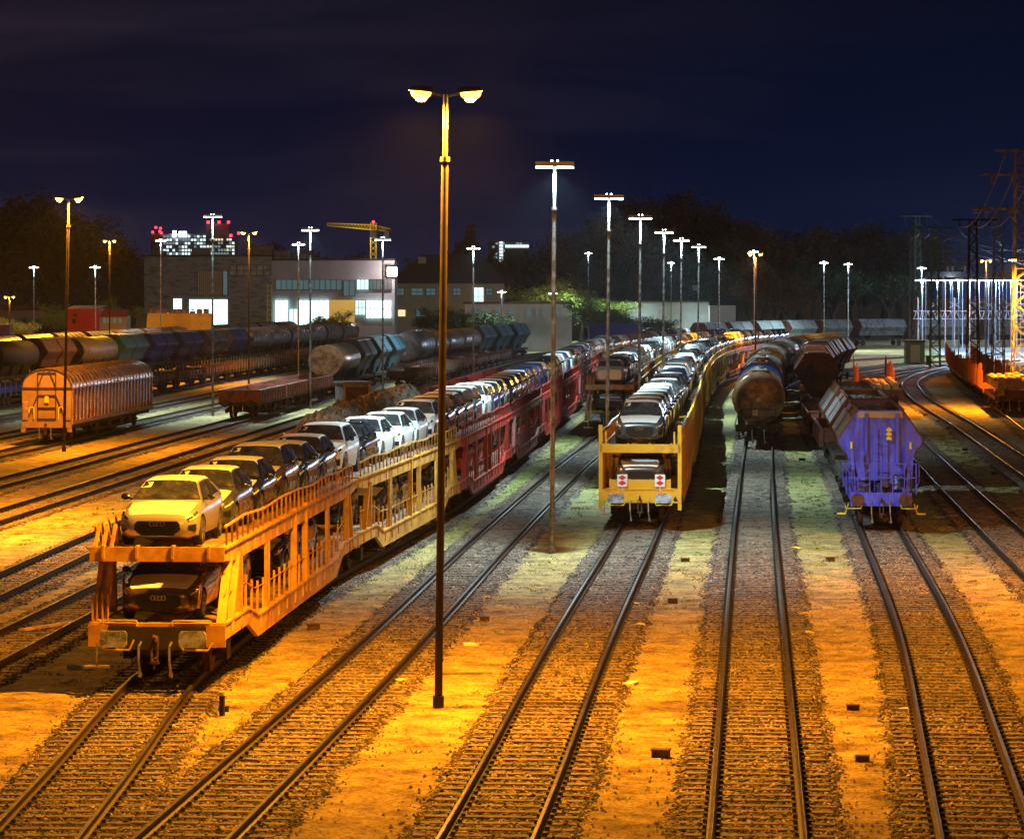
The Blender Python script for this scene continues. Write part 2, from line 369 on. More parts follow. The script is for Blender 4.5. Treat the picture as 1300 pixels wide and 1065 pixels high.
# ------------------------------------------------------------------ cars (front towards -Y, origin on the ground under the middle)
CARS = dict(
 hatch=dict(L=4.15, W=.905, wb=1.05, rf=1.78, rr=3.3, rb=3.98, belt=.96, H=1.43, hood=.90, wh=.32, ax=(.8, 3.3)),
 suv=dict(L=4.25, W=.94, wb=1.08, rf=1.78, rr=3.68, rb=4.14, belt=1.06, H=1.58, hood=1.02, wh=.36, ax=(.84, 3.4)),
 sedan=dict(L=4.28, W=.91, wb=1.12, rf=1.9, rr=3.05, rb=3.85, belt=.95, H=1.42, hood=.88, wh=.32, ax=(.82, 3.42)))
def lerp_tab(tab, u):
    if u <= tab[0][0]: return tab[0][1:]
    for a, b in zip(tab, tab[1:]):
        if u <= b[0]:
            t = (u-a[0])/(b[0]-a[0]); t = t*t*(3-2*t)*.35+t*.65
            return tuple(x+(y-x)*t for x, y in zip(a[1:], b[1:]))
    return tab[-1][1:]
def car_kit(kind):
    c = CARS[kind]; L, W, belt, hood, H = c['L'], c['W'], c['belt'], c['hood'], c['H']
    tab = [(0,.60,.34,hood*.66),(.05,.72,.26,hood*.76),(.16,.83,.21,hood*.84),(.4,.885,.19,hood*.92),(.8,W,.19,hood*.98),(c['wb']+.1,W,.19,belt-.02),
           (2.3,W,.18,belt),(L-.9,W,.2,belt+.04),(L-.35,W*.96,.22,belt+.05),(L-.12,W*.9,.26,belt-.02),(L,W*.78,.34,belt-.14)]
    if kind == 'sedan': tab[7:] = [(L-.9,W,.2,belt+.03),(L-.3,W*.95,.22,belt+.03),(L-.1,W*.88,.28,belt-.03),(L,W*.78,.36,belt-.15)]
    def sec(u):
        hw, z0, zt = lerp_tab(tab, u)
        return [(0,z0),(hw*.8,z0),(hw*.965,z0+.07),(hw,z0+(zt-z0)*.38),(hw*.992,z0+(zt-z0)*.66),(hw*.955,zt-.07),(hw*.9,zt-.018),(hw*.8,zt+.004),(hw*.45,zt+.028),(0,zt+.035)]
    def P(u, k):
        s_ = sec(u); k = max(0, min(k, 9-1e-6)); i = int(k); t = k-i
        return Vector((s_[i][0]*(1-t)+s_[i+1][0]*t, u-L/2, s_[i][1]*(1-t)+s_[i+1][1]*t))
    us = [0,.05,.1,.16,.28,.4,.6,.8,1.0,c['wb']+.1,1.6,2.3,3.0,L-.9,L-.6,L-.35,L-.2,L-.12,L-.05,L]
    mb = MB()
    n = len(us); rings = []
    for u in us:
        r = [P(u, k) for k in range(10)]
        rings.append([Vector(p) for p in r]+[Vector((-p.x, p.y, p.z)) for p in r[-2:0:-1]])
    m = len(rings[0]); base = 0
    vs = [p for r in rings for p in r]; fs = []; ms = []
    for k in range(n-1):
        for i in range(m):
            fs.append((k*m+i, k*m+(i+1)%m, (k+1)*m+(i+1)%m, (k+1)*m+i)); ms.append(1 if i in (7,8,9,10) and us[k] >= .1 and us[k+1] <= c['wb']+.11 else 0)
    fs += [tuple(range(m))[::-1], tuple((n-1)*m+i for i in range(m))]; ms += [0, 0]
    mb.v = [tuple(v) for v in vs]; mb.f = fs; mb.m = ms; mb.sm = [True]*(len(fs)-2)+[False]*2
    # cabin
    def csec(u):
        wb, rf, rr, rb = c['wb'], c['rf'], c['rr'], c['rb']
        bz = lerp_tab(tab, u)[2]-.01
        if u < rf: h = (u-wb)/(rf-wb); h = h*.9+.1*math.sin(h*PI/2)
        elif u > rr: h = (rb-u)/(rb-rr); h = h*.8+.2*math.sin(h*PI/2)
        else: h = 1
        zr = H-.05*((u-(rf+rr)/2)/(rr-rf)*1.4)**2 if rf <= u <= rr else H-.025
        zt = bz+(zr-bz)*h; hb = W*.9; ht = W*.9-(W*.245)*h
        return [(hb, bz), (ht+(hb-ht)*.03, zt-.045*h-.001), (ht-.07*h-.01, zt), (ht*.4, zt+.018*h+.001), (0, zt+.024*h+.001)]
    def C(u, k):
        s_ = csec(u); k = max(0, min(k, 4-1e-6)); i = int(k); t = k-i
        return Vector((s_[i][0]*(1-t)+s_[i+1][0]*t, u-L/2, s_[i][1]*(1-t)+s_[i+1][1]*t))
    wb, rf, rr, rb = c['wb'], c['rf'], c['rr'], c['rb']
    cu = [wb]+[wb+(rf-wb)*t for t in (.2,.4,.6,.8,.93)]+[rf, rf+.25]+[rf+(rr-rf)*t for t in (.35,.6,.85)]+[rr]+[rr+(rb-rr)*t for t in (.12,.3,.5,.75)]+[rb]
    rings = [[C(u, k) for k in range(5)]+[Vector((-p.x, p.y, p.z)) for p in [C(u, k) for k in (3,2,1,0)]] for u in cu]
    mm = 9; o = len(mb.v); vs = [p for r in rings for p in r]; fs = []; ms = []
    for k in range(len(cu)-1):
        for i in range(mm-1):
            fs.append((k*mm+i, k*mm+i+1, (k+1)*mm+i+1, (k+1)*mm+i)); ms.append(1 if 1 <= i <= 6 and cu[k] >= rf-.12 and cu[k+1] <= rr+.08 else 0)
    mb.add(vs, fs, 0, True); mb.m[-len(fs):] = ms
    # patches that follow a surface
    def patch(fn, u0, u1, k0, k1, nu, nk, off, side=1, ends=None, mbo=None, m_=0):
        mbo = mbo or MB(); grid = []
        for a in range(nu+1):
            row = []
            for b_ in range(nk+1):
                k = k0+(k1-k0)*b_/nk; u = u0+(u1-u0)*a/nu
                if ends: lo, hi = ends(b_/nk); u = lo+(hi-lo)*a/nu
                p = fn(u, k); e = .02
                tu = fn(u+e, k)-fn(u-e, k); tk = fn(u, k+.1)-fn(u, k-.1)
                nn = tu.cross(tk)
                nn = -nn if nn.dot(Vector((p.x+.001, 0, p.z-.6))) < 0 else nn
                p = p+nn.normalized()*off
                row.append(Vector((p.x*side, p.y, p.z)))
            grid += row
        w = nk+1
        mbo.add(grid, [(a*w+b_, a*w+b_+1, (a+1)*w+b_+1, (a+1)*w+b_) for a in range(nu) for b_ in range(nk)], m_, True); return mbo
    ws = MB(); 
    for sd in (1, -1): patch(C, wb+.1, rf-.05, 1.35, 4, 5, 5, .012, sd, None, ws)
    rw = MB()
    for sd in (1, -1): patch(C, rr+.1, rb-.08, 1.35, 4, 4, 5, .012, sd, None, rw)
    sw = []
    mid = (rf+rr)/2-.1
    for sd in (1, -1):
        sw.append(patch(C, 0, 1, .10, .93, 5, 4, .012, sd, lambda t: (wb+.22+t*(rf-wb-.12), mid-.05)))
        sw.append(patch(C, 0, 1, .10, .93, 5, 4, .012, sd, lambda t: (mid+.05, rb-.42-t*(rb-rr)*.6)))
    hl = [patch(P, .045, .42, 4.45, 5.75, 5, 3, .008, sd) for sd in (1, -1)]
    tl = [patch(P, L-.3, L-.02, 4.2, 5.8, 4, 3, .008, sd) for sd in (1, -1)]
    seams = MB()
    for sd in (1, -1):
        for u in (c['ax'][0]+.42, mid, c['ax'][1]-.38): patch(P, u, u+.014, 2.2, 6.1, 1, 6, .004, sd, None, seams)
        patch(P, 1.35, L-.95, 6.2, 6.5, 6, 1, .006, sd, None, seams)
    drl = [patch(P, .06, .40, 4.6, 4.85, 5, 1, .014, sd) for sd in (1, -1)]
    gz0, gz1 = hood*.30, hood*.66
    def front(poly, y=-.01, th=.02, m_=0, mbo=None):
        mbo = mbo or MB(); mbo.prism(poly, 'y', -L/2+y-th, -L/2+y+.02, m_); return mbo
    gr = front([(-.36,gz0),(.36,gz0),(.52,gz0+.13),(.50,gz1-.06),(.44,gz1),(-.44,gz1),(-.50,gz1-.06),(-.52,gz0+.13)])
    for k in range(5): zz = gz0+.05+k*(gz1-gz0-.08)/4; gr.box(-.44, .44, -L/2-.038, -L/2-.028, zz, zz+.012)
    em = MB()
    for k in range(4):
        cx = (k-1.5)*.076
        for a in range(14):
            t0, t1 = 2*PI*a/14, 2*PI*(a+1)/14
            em.bar((cx+.05*math.cos(t0), -L/2-.042, gz1-.06+.05*math.sin(t0)), (cx+.05*math.cos(t1), -L/2-.042, gz1-.06+.05*math.sin(t1)), .016, .014)
    vents = []
    vents = [patch(P, .035, .20, 2.5, 3.7, 3, 3, .01, sd) for sd in (1, -1)]
    pl = MB().box(-.26, .26, -L/2-.05, -L/2-.034, gz0+.04, gz0+.15)
    mir = []
    for sd in (1, -1):
        v = MB(); y = wb+.34-L/2; rings = []
        for t, r in ((0,.3),(.3,.9),(.7,1),(1,.55)):
            cx = sd*(W*.93+.03+.19*t)
            rings.append([(cx, y+.055*r*math.cos(a)*1.1, belt+.085+.075*r*math.sin(a)) for a in [2*PI*i/8 for i in range(8)]])
        v.loft(rings); v.bar((sd*W*.88, y, belt+.03), (sd*(W*.95+.06), y, belt+.05), .04); mir.append(v)
    wh = []
    for ax in c['ax']:
        for sd in (1, -1):
            v = MB(); y = ax-L/2; r = c['wh']; x0, x1 = sd*(W-.22), sd*(W-.012)
            rr_ = [(x0, r*.9), (x0+sd*.03, r), (x1-sd*.03, r), (x1, r*.93), (x1-sd*.004, r*.70)]
            rings = [[(x, y+q*math.cos(2*PI*i/20), r+q*math.sin(2*PI*i/20)) for i in range(20)] for x, q in rr_]
            v.loft(rings, 0); v.cyl((x1-sd*.05, y, r), (x1-sd*.035, y, r), r*.68, 20, 0)
            for a in range(5):
                t = 2*PI*a/5+.3
                v.bar((x1-sd*.02, y, r), (x1-sd*.015, y+r*.68*math.cos(t), r+r*.68*math.sin(t)), .05, .035, 1)
            v.cyl((x1-sd*.05, y, r), (x1-sd*.01, y, r), r*.16, 10, 1)
            for i in range(20):
                t0, t1 = 2*PI*i/20, 2*PI*(i+1)/20
                v.bar((x1-sd*.006, y+r*.69*math.cos(t0), r+r*.69*math.sin(t0)), (x1-sd*.006, y+r*.69*math.cos(t1), r+r*.69*math.sin(t1)), .02, .02, 1)
            wh.append(v)
    # wheel arches cut from the body
    body = mb.build('body', [PAINT['grey'], PAINT['grey']])
    cut = MB()
    for ax in c['ax']:
        for sd in (1, -1): cut.cyl((sd*(W-.26), ax-L/2, c['wh']+.015), (sd*(W+.2), ax-L/2, c['wh']+.015), c['wh']+.06, 24)
    co = cut.build('cutter', [PAINT['grey']])
    md = body.modifiers.new('b', 'BOOLEAN'); md.object = co; md.operation = 'DIFFERENCE'; md.solver = 'EXACT'
    dg = bpy.context.evaluated_depsgraph_get(); me = bpy.data.meshes.new_from_object(body.evaluated_get(dg))
    if len(me.polygons) > 100:
        body.modifiers.clear(); body.data = me
    else: body.modifiers.clear()
    bpy.data.objects.remove(co)
    me = body.data
    me.set_sharp_from_angle(angle=R(38))
    bm_ = me.copy(); bpy.data.objects.remove(body)
    note = MB(); note.add([C(wb+.45, 2.6)+Vector((-1.05*0,0,.02)), C(wb+.45, 1.6)+Vector((0,0,.02)), C(rf-.12, 1.6)+Vector((0,0,.02)), C(rf-.12, 2.6)+Vector((0,0,.02))], [(0,1,2,3)])
    note.v = [(-x, y, z) for x, y, z in note.v]
    return dict(c=c, body=bm_, ws=ws, rw=rw, sw=sw, hl=hl, tl=tl, seams=seams, gr=gr, em=em, vents=vents, drl=drl, pl=pl, mir=mir, wh=wh, note=note)
KITS = {}
PROTO = {}
def car_proto(kind, detail):
    if (kind, detail) in PROTO: return PROTO[(kind, detail)]
    if kind not in KITS: KITS[kind] = car_kit(kind)
    k = KITS[kind]
    if detail == 0:   # a far copy, too small to show its parts: one mesh
        bm = bmesh.new(); bm.from_mesh(k['body'])
        mb = MB()
        for s_ in [k['ws'], k['rw']]+k['sw']: mb.add(s_.v, s_.f, 2, True)
        for s_ in k['mir']: mb.add(s_.v, s_.f, 3, True)
        for ax in k['c']['ax']:
            for sd in (1, -1): mb.cyl((sd*(k['c']['W']-.2), ax-k['c']['L']/2, k['c']['wh']), (sd*(k['c']['W']-.01), ax-k['c']['L']/2, k['c']['wh']), k['c']['wh'], 10, 3)
        mb.add(k['gr'].v, k['gr'].f, 3)
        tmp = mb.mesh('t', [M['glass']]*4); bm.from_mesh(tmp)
        me = bpy.data.meshes.new('car_far'); bm.to_mesh(me); bm.free(); me.set_sharp_from_angle(angle=R(38)); me.materials.clear()
        for m_ in (PAINT['grey'], PAINT['grey'], M['glass'], M['black']): me.materials.append(m_)
        o = bpy.data.objects.new('parked_car', me); COL.objects.link(o); PROTO[(kind, detail)] = o; return o
    root = empty('parked_car')
    b = bpy.data.objects.new('body', k['body']); COL.objects.link(b); b.parent = root
    if detail >= 1:
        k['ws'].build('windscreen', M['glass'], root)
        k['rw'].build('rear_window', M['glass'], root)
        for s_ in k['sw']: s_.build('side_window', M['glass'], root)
        for s_, t_ in zip(k['hl'], k['drl']):
            h_ = s_.build('headlight', M['lampglass'], root)
            if detail >= 2: t_.build('light_strip', M['white'], h_)
        for s_ in k['mir']: s_.build('wing_mirror', PAINT['black'], root)
        for s_ in k['wh']: s_.build('wheel', [M['black'], M['rim']], root)
        g = k['gr'].build('grille', M['grille'], root)
        if detail >= 2:
            k['em'].build('emblem', M['chrome'], g)
            k['seams'].build('panel_gap', M['black'], root)
            for s_ in k['tl']: s_.build('tail_light', M['signred'], root)
            for s_ in k['vents']: s_.build('air_intake', M['grille'], root)
            k['note'].build('paper_note', M['paper'], root)
    PROTO[(kind, detail)] = root; return root
CARN = 0
def put_car(kind, paint, film, loc, rz, detail, label, group, pitch=0.):
    r = copy_tree(car_proto(kind, detail)); r.name = 'parked_car'
    r.location = loc; r.rotation_euler = (pitch, 0, rz); r['label'] = label; r['category'] = 'car'; r['group'] = group
    for ch in [r]+kids(r):
        if ch.type == 'MESH' and (ch == r or ch.name.startswith('body')):
            for i, m_ in enumerate((PAINT[paint], M['coverwhite'] if film else PAINT[paint])):
                if i < len(ch.material_slots): ch.material_slots[i].link = 'OBJECT'; ch.material_slots[i].material = m_
    return r

# ------------------------------------------------------------------ wagon running gear
def wheelset(y, parent, r=.46):
    mb = MB()
    for s_ in (-.75, .75):
        mb.cyl((s_-.065, y, r), (s_+.065, y, r), r, 20); mb.cyl((s_-.1*(1 if s_ < 0 else -1)*-1-.01, y, r), (s_-.09*(1 if s_ < 0 else -1)*-1+.02, y, r), r+.03, 20)
    mb.cyl((-.95, y, r), (.95, y, r), .08, 8)
    return mb.build('wheelset', M['rust'], parent)
def bogie(y, parent, mats=None):
    mb = MB()
    for s_ in (-1, 1):
        x = s_*1.0
        mb.prism([(y-1.35,.42),(y-1.2,.62),(y-.5,.66),(y-.35,.75),(y+.35,.75),(y+.5,.66),(y+1.2,.62),(y+1.35,.42),(y+1.0,.34),(y+.5,.42),(y-.5,.42),(y-1.0,.34)], 'x', x-.06, x+.06)
        for e in (-.9, .9): mb.box(x-.02, x+s_*.16, y+e-.14, y+e+.14, .34, .6)
        mb.cyl((x+s_*.02, y, .4), (x+s_*.02, y, .75), .12, 8)
    mb.box(-1, 1, y-.15, y+.15, .5, .78)
    b = mb.build('bogie', mats or M['under'], parent)
    for e in (-.9, .9): wheelset(y+e, b)
    return b
def buffers(y, parent, sgn=-1, plate=None, rect=True, base=None):
    for x in (-.875, .875):
        mb = MB(); mb.box(x-.17, x+.17, y, y+sgn*.03, .9, 1.22, 1)
        mb.cyl((x, y, 1.06), (x, y+sgn*.38, 1.06), .12, 12, 1); mb.cyl((x, y+sgn*.38, 1.06), (x, y+sgn*.5, 1.06), .085, 12, 1)
        if rect:
            pts = [(x+a*.30, 1.06+b*.19) for a, b in ((-1,-.6),(-.85,-.95),(.85,-.95),(1,-.6),(1,.6),(.85,.95),(-.85,.95),(-1,.6))]
            mb.prism(pts, 'y', y+sgn*.5, y+sgn*.55, 0)
        else: mb.cyl((x, y+sgn*.5, 1.06), (x, y+sgn*.55, 1.06), .25, 20)
        mb.build('buffer', [plate or M['buffer'], base or M['under']], parent)
def coupling(y, parent, sgn=-1):
    mb = MB(); mb.bar((0, y, 1.02), (0, y+sgn*.3, 1.02), .07, .12); mb.bar((0, y+sgn*.3, 1.0), (0, y+sgn*.38, 1.12), .06, .09)
    for x in (-.07, .07): mb.bar((x, y+sgn*.28, 1.0), (x*.9, y+sgn*.34, .55), .035)
    mb.box(-.1, .1, y+sgn*.3, y+sgn*.37, .50, .56); mb.bar((0, y+sgn*.34, .55), (0, y+sgn*.34, .38), .05)
    mb.build('coupling', M['rust'], parent)
    for x in (-.35, .33):
        mb = MB(); pts = [(x, y+sgn*.02, .95), (x-.02, y+sgn*.25, .86), (x-.01, y+sgn*.3, .55), (x+.02, y+sgn*.28, .3)]
        for a, b in zip(pts, pts[1:]): mb.cyl(a, b, .028, 6)
        mb.cyl((x+.02, y+sgn*.28, .3), (x+.02, y+sgn*.28, .2), .05, 8)
        mb.build('brake_hose', M['steel'], parent)

# ------------------------------------------------------------------ wagons (near end at y = 0, body along +y)
CL = 26.0                                          # length of one car carrier
def carrier(mats, near_end=False, bulkhead=False, dense=False, detail=2):
    main, planks = M[mats], M['planks']; L = CL
    root = empty('car_carrier_wagon')
    lo = MB(); zE, zM = 1.34, 1.02
    def ztop(y):
        e = min(y, L-y); return zE if e < 3.6 else (zM if e > 5.2 else zE+(zM-zE)*(e-3.6)/1.6)
    ys = [.1, 3.6, 5.2, 12.6, 13.4, L-5.2, L-3.6, L-.1]
    for s_ in (-1, 1):
        for a, b in zip(ys, ys[1:]):
            d0 = .36 if a < 3.7 or a >= L-3.7 else .5; d1 = .36 if b <= 3.6 or b > L-3.7 else .5
            lo.prism([(a, ztop(a)-d0), (b, ztop(b)-d1), (b, ztop(b)), (a, ztop(a))], 'x', s_*1.40, s_*1.50)
            lo.prism([(a, ztop(a)-.02), (b, ztop(b)-.02), (b, ztop(b)+.03), (a, ztop(a)+.03)], 'x', s_*1.36, s_*1.54)
        k = 0
        y = .9
        while y < L-.5:
            lo.box(s_*1.50, s_*1.53, y, y+.05, ztop(y)-.34, ztop(y)-.02); y += 1.55
    lo.box(-1.5, 1.5, 0, .12, .92, 1.36); lo.box(-1.5, 1.5, L-.12, L, .92, 1.36)
    y = 1.0
    while y < L-.6: lo.box(-1.4, 1.4, y, y+.1, ztop(y)-.22, ztop(y)-.06); y += 1.6
    fr = lo.build('underframe', main, root)
    if detail >= 1:
        for s_ in (-1, 1):
            mb = MB(); y = .2
            while y < L-.3:
                b = min(y+.62, L-.15); mb.add([(s_*.42,y,ztop(y)+.0),(s_*1.34,y,ztop(y)+.0),(s_*1.34,b,ztop(b)+.0),(s_*.42,b,ztop(b)+.0),(s_*.42,y,ztop(y)-.05),(s_*1.34,y,ztop(y)-.05),(s_*1.34,b,ztop(b)-.05),(s_*.42,b,ztop(b)-.05)],
                    [(0,3,2,1),(4,5,6,7),(0,1,5,4),(1,2,6,5),(2,3,7,6),(3,0,4,7)]); y += .66
            mb.build('deck_trough', planks, root)
    up = MB(); u0, u1 = (0.0, L-.1)
    for s_ in (-1, 1):
        up.prism([(u0, 2.74), (u0+1.6, 2.62), (u1-1.6, 2.62), (u1, 2.74), (u1, 3.0), (u0, 3.0)], 'x', s_*1.38, s_*1.48)
        up.box(s_*1.34, s_*1.54, u0, u1, 2.98, 3.03)
        y = .8
        while y < L-.5: up.box(s_*1.48, s_*1.50, y, y+.04, 2.64, 2.98); y += 1.3
    y = u0+.02
    while y < u1: up.box(-1.38, 1.38, y, y+.10, 2.78, 2.93); y += 1.28
    up.box(-1.5, 1.5, u0-.04, u0+.06, 2.72, 3.04)
    for x in (-1.2, -.45, .35, 1.15): up.box(x-.03, x+.03, u0-.07, u0+.2, 2.78, 3.07)
    up.box(-1.5, 1.5, u1-.06, u1+.02, 2.74, 3.02)
    ud = up.build('upper_deck', main, root)
    for s_ in (-1, 1):
        mb = MB(); mb.box(s_*.48, s_*1.3, u0+.08, u1-.08, 2.93, 2.965); mb.box(s_*1.27, s_*1.32, u0+.08, u1-.08, 2.96, 3.02)
        mb.build('wheel_trough', planks, root)
    # pillars
    def pillar(s_, pts, w=.2, rungs=False):
        mb = MB()
        for (ya, za, yb, zb) in pts: mb.bar((s_*1.46, ya, za), (s_*1.46, yb, zb), w, .12 if abs(ya-yb) > .4 else .14)
        if rungs:
            (ya, za, yb, zb), (yc, _, yd, _) = pts[0], pts[1]; z = za+.25
            while z < zb: mb.box(s_*1.44, s_*1.48, min(ya, yc), max(ya, yc), z, z+.04); z += .28
        mb.build('pillar', main, root)
    Y = lambda y: ztop(y)-.3
    for s_ in (-1, 1):
        pillar(s_, [(1.0, Y(1), 2.1, 2.75)], .16); pillar(s_, [(2.5, Y(2.5), 2.5, 2.75)], .14); pillar(s_, [(L-1.0, Y(1), L-2.1, 2.75)], .16); pillar(s_, [(L-2.5, Y(2.5), L-2.5, 2.75)], .14)
        for yy in (7.0, L-7.0): pillar(s_, [(yy-.2, Y(yy), yy-.2, 3.0), (yy+.18, Y(yy), yy+.18, 3.0)], .07, True)
        pillar(s_, [(11.9, Y(12), 11.9, 3.1)], .15); pillar(s_, [(14.1, Y(14), 14.1, 3.1)], .15)
        if dense:
            y = .5
            while y < L-.3: pillar(s_, [(y, 1.0, y, 3.4)], .15); y += 1.3
        # railings
        mb = MB()
        if not dense:
            y = .5
            while y < L-.5:
                mb.bar((s_*1.43, y+.26, 3.0), (s_*1.47, y-.06, 3.5), .045, .07); y += .82 if detail else 1.6
        y = 0.2; pts = []
        while y < L: pts.append((s_*1.47, y, (3.44 if dense else 3.5)+(.05 if int(y/3.1)%2 else -.03))); y += 3.05
        for a, b in zip(pts, pts[1:]): mb.bar(a, b, .045 if not dense else .09)
        if dense:
            for a, b in zip(pts, pts[1:]): mb.bar((a[0],a[1],a[2]-.25), (b[0],b[1],b[2]-.25), .05)
        mb.build('upper_railing', main, root)
        if detail >= 1:
            mb = MB(); y = .8
            while y < L-.6:
                mb.box(s_*1.43-.025, s_*1.43+.025, y-.025, y+.025, ztop(y), ztop(y)+.78); y += .95
            y = .5; pts = []
            while y < L: pts.append((s_*1.44, y, ztop(y)+.62)); y += 1.5
            for a, b in zip(pts, pts[1:]): mb.bar(a, b, .02)
            mb.build('lower_railing', main, root)
    wy = (2.6, L/2-1.2, L/2+1.2, L-2.6) if detail >= 1 else (2.6, L-2.6)
    for y in wy: wheelset(y, root, .42)
    if detail >= 1:
        mb = MB(); mb.box(-.5, .5, .3, L-.3, .62, .9)
        for y in (5.5, L-6.5): mb.box(-1.2, -.6, y, y+1.0, .35, .8)
        for y in (8.5, L-9.5): mb.cyl((.7, y, .55), (.7, y+1.1, .55), .22, 10)
        for y in wy:
            for s_ in (-1, 1): mb.box(s_*.98, s_*1.2, y-.25, y+.25, .3, .72); mb.bar((s_*1.1, y-.6, .75), (s_*1.1, y+.6, .75), .06, .09)
        mb.build('underfloor_gear', M['under'], root)
    buffers(0, root, -1, M['buffer'], True, main); buffers(L, root, 1, M['buffer'], True, main)
    coupling(0, root)
    if near_end or bulkhead:
        if bulkhead: MB().box(-1.52, 1.52, -.06, 0, .86, 1.30).build('end_beam', main, root)
        else:
            for s_ in (-1, 1): MB().box(s_*1.1, s_*1.53, -.06, 0, .84, 1.32).build('end_beam', main, root)
            MB().box(-1.098, 1.098, -.05, 0, .78, 1.28).build('headstock', M['under'], root)
        for s_ in (-1, 1):
            mb = MB(); mb.bar((s_*1.45-.3*s_, -.1, .78), (s_*.6, -.1, .78), .035); mb.bar((s_*.6, -.1, .78), (s_*.5, -.1, 1.0), .035); mb.bar((s_*1.15, -.1, .78), (s_*1.25, -.1, .95), .035)
            mb.build('shunter_handrail', M['signyel'], root)
        mb = MB(); mb.bar((-1.32, -.12, .95), (-1.32, -.12, .42), .04); mb.box(-1.6, -1.05, -.2, -.02, .38, .43)
        mb.build('shunter_step', M['steel'], root)
    if near_end:
        for x in (-1.44, -1.22): MB().bar((x, .15, 1.3), (x+.12, .5, 2.75), .10, .14).build('end_strut', M['orange'], root)
        MB().bar((1.40, .15, 1.3), (1.40, 1.25, 2.75), .2, .12).build('end_strut', main, root)
        for x in (-1.40, -1.22, -1.04):
            mb = MB()
            mb.bar((x, .1, 3.03), (x+.05, .35, 3.5), .055, .09); mb.bar((x+.05, .35, 3.5), (x+.05, .6, 3.03), .05, .07)
            mb.build('end_guard', main, root)
        for x in (-1.46, -1.36, -1.24, -1.12): MB().box(x-.02, x+.02, .1, .15, 1.33, 1.98).build('end_rail_post', main, root)
        for xa, xb in ((-1.2, -.45), (.35, 1.2)):
            mb = MB(); mb.bar((xa, -.02, 1.42), (xb, -.02, 1.42), .03)
            for x in (xa, xb): mb.bar((x, -.02, 1.3), (x, -.02, 1.42), .03)
            mb.build('end_handrail', M['signyel'], root)
    if bulkhead:
        mb = MB(); mb.box(-1.15, 1.15, .05, .16, 1.36, 1.72); mb.box(-1.28, 1.28, -.03, .05, 1.34, 1.40)
        for x in (-1.1, -.4, .4, 1.1): mb.box(x-.04, x+.04, .0, .06, 1.36, 1.74)
        mb.build('end_bulkhead', main, root)
        for x in (-.66, .74):
            mb = MB(); mb.box(x-.19, x+.19, -.075, -.05, 1.46, 1.92, 0)
            for zz in (1.80, 1.60): mb.add([(x, -.08, zz+.10), (x+.15, -.08, zz), (x, -.08, zz-.10), (x-.15, -.08, zz)], [(0,1,2,3)], 1)
            mb.bar((x, -.05, 1.3), (x, -.05, 1.5), .03)
            mb.build('tail_board', [M['white'], M['signred']], root)
        mb = MB()
        for s_ in (-1, 1):
            mb.box(s_*1.40, s_*1.54, -.04, .1, .6, 3.75)
            mb.box(s_*1.24, s_*1.30, -.02, .05, 2.9, 3.5)
        mb.build('corner_post', main, root)
        mb = MB(); mb.add([(1.2, -.067, .92), (1.42, -.067, .92), (1.31, -.067, 1.12)], [(0,1,2)]); mb.build('warning_triangle', M['black'], root)
    return root
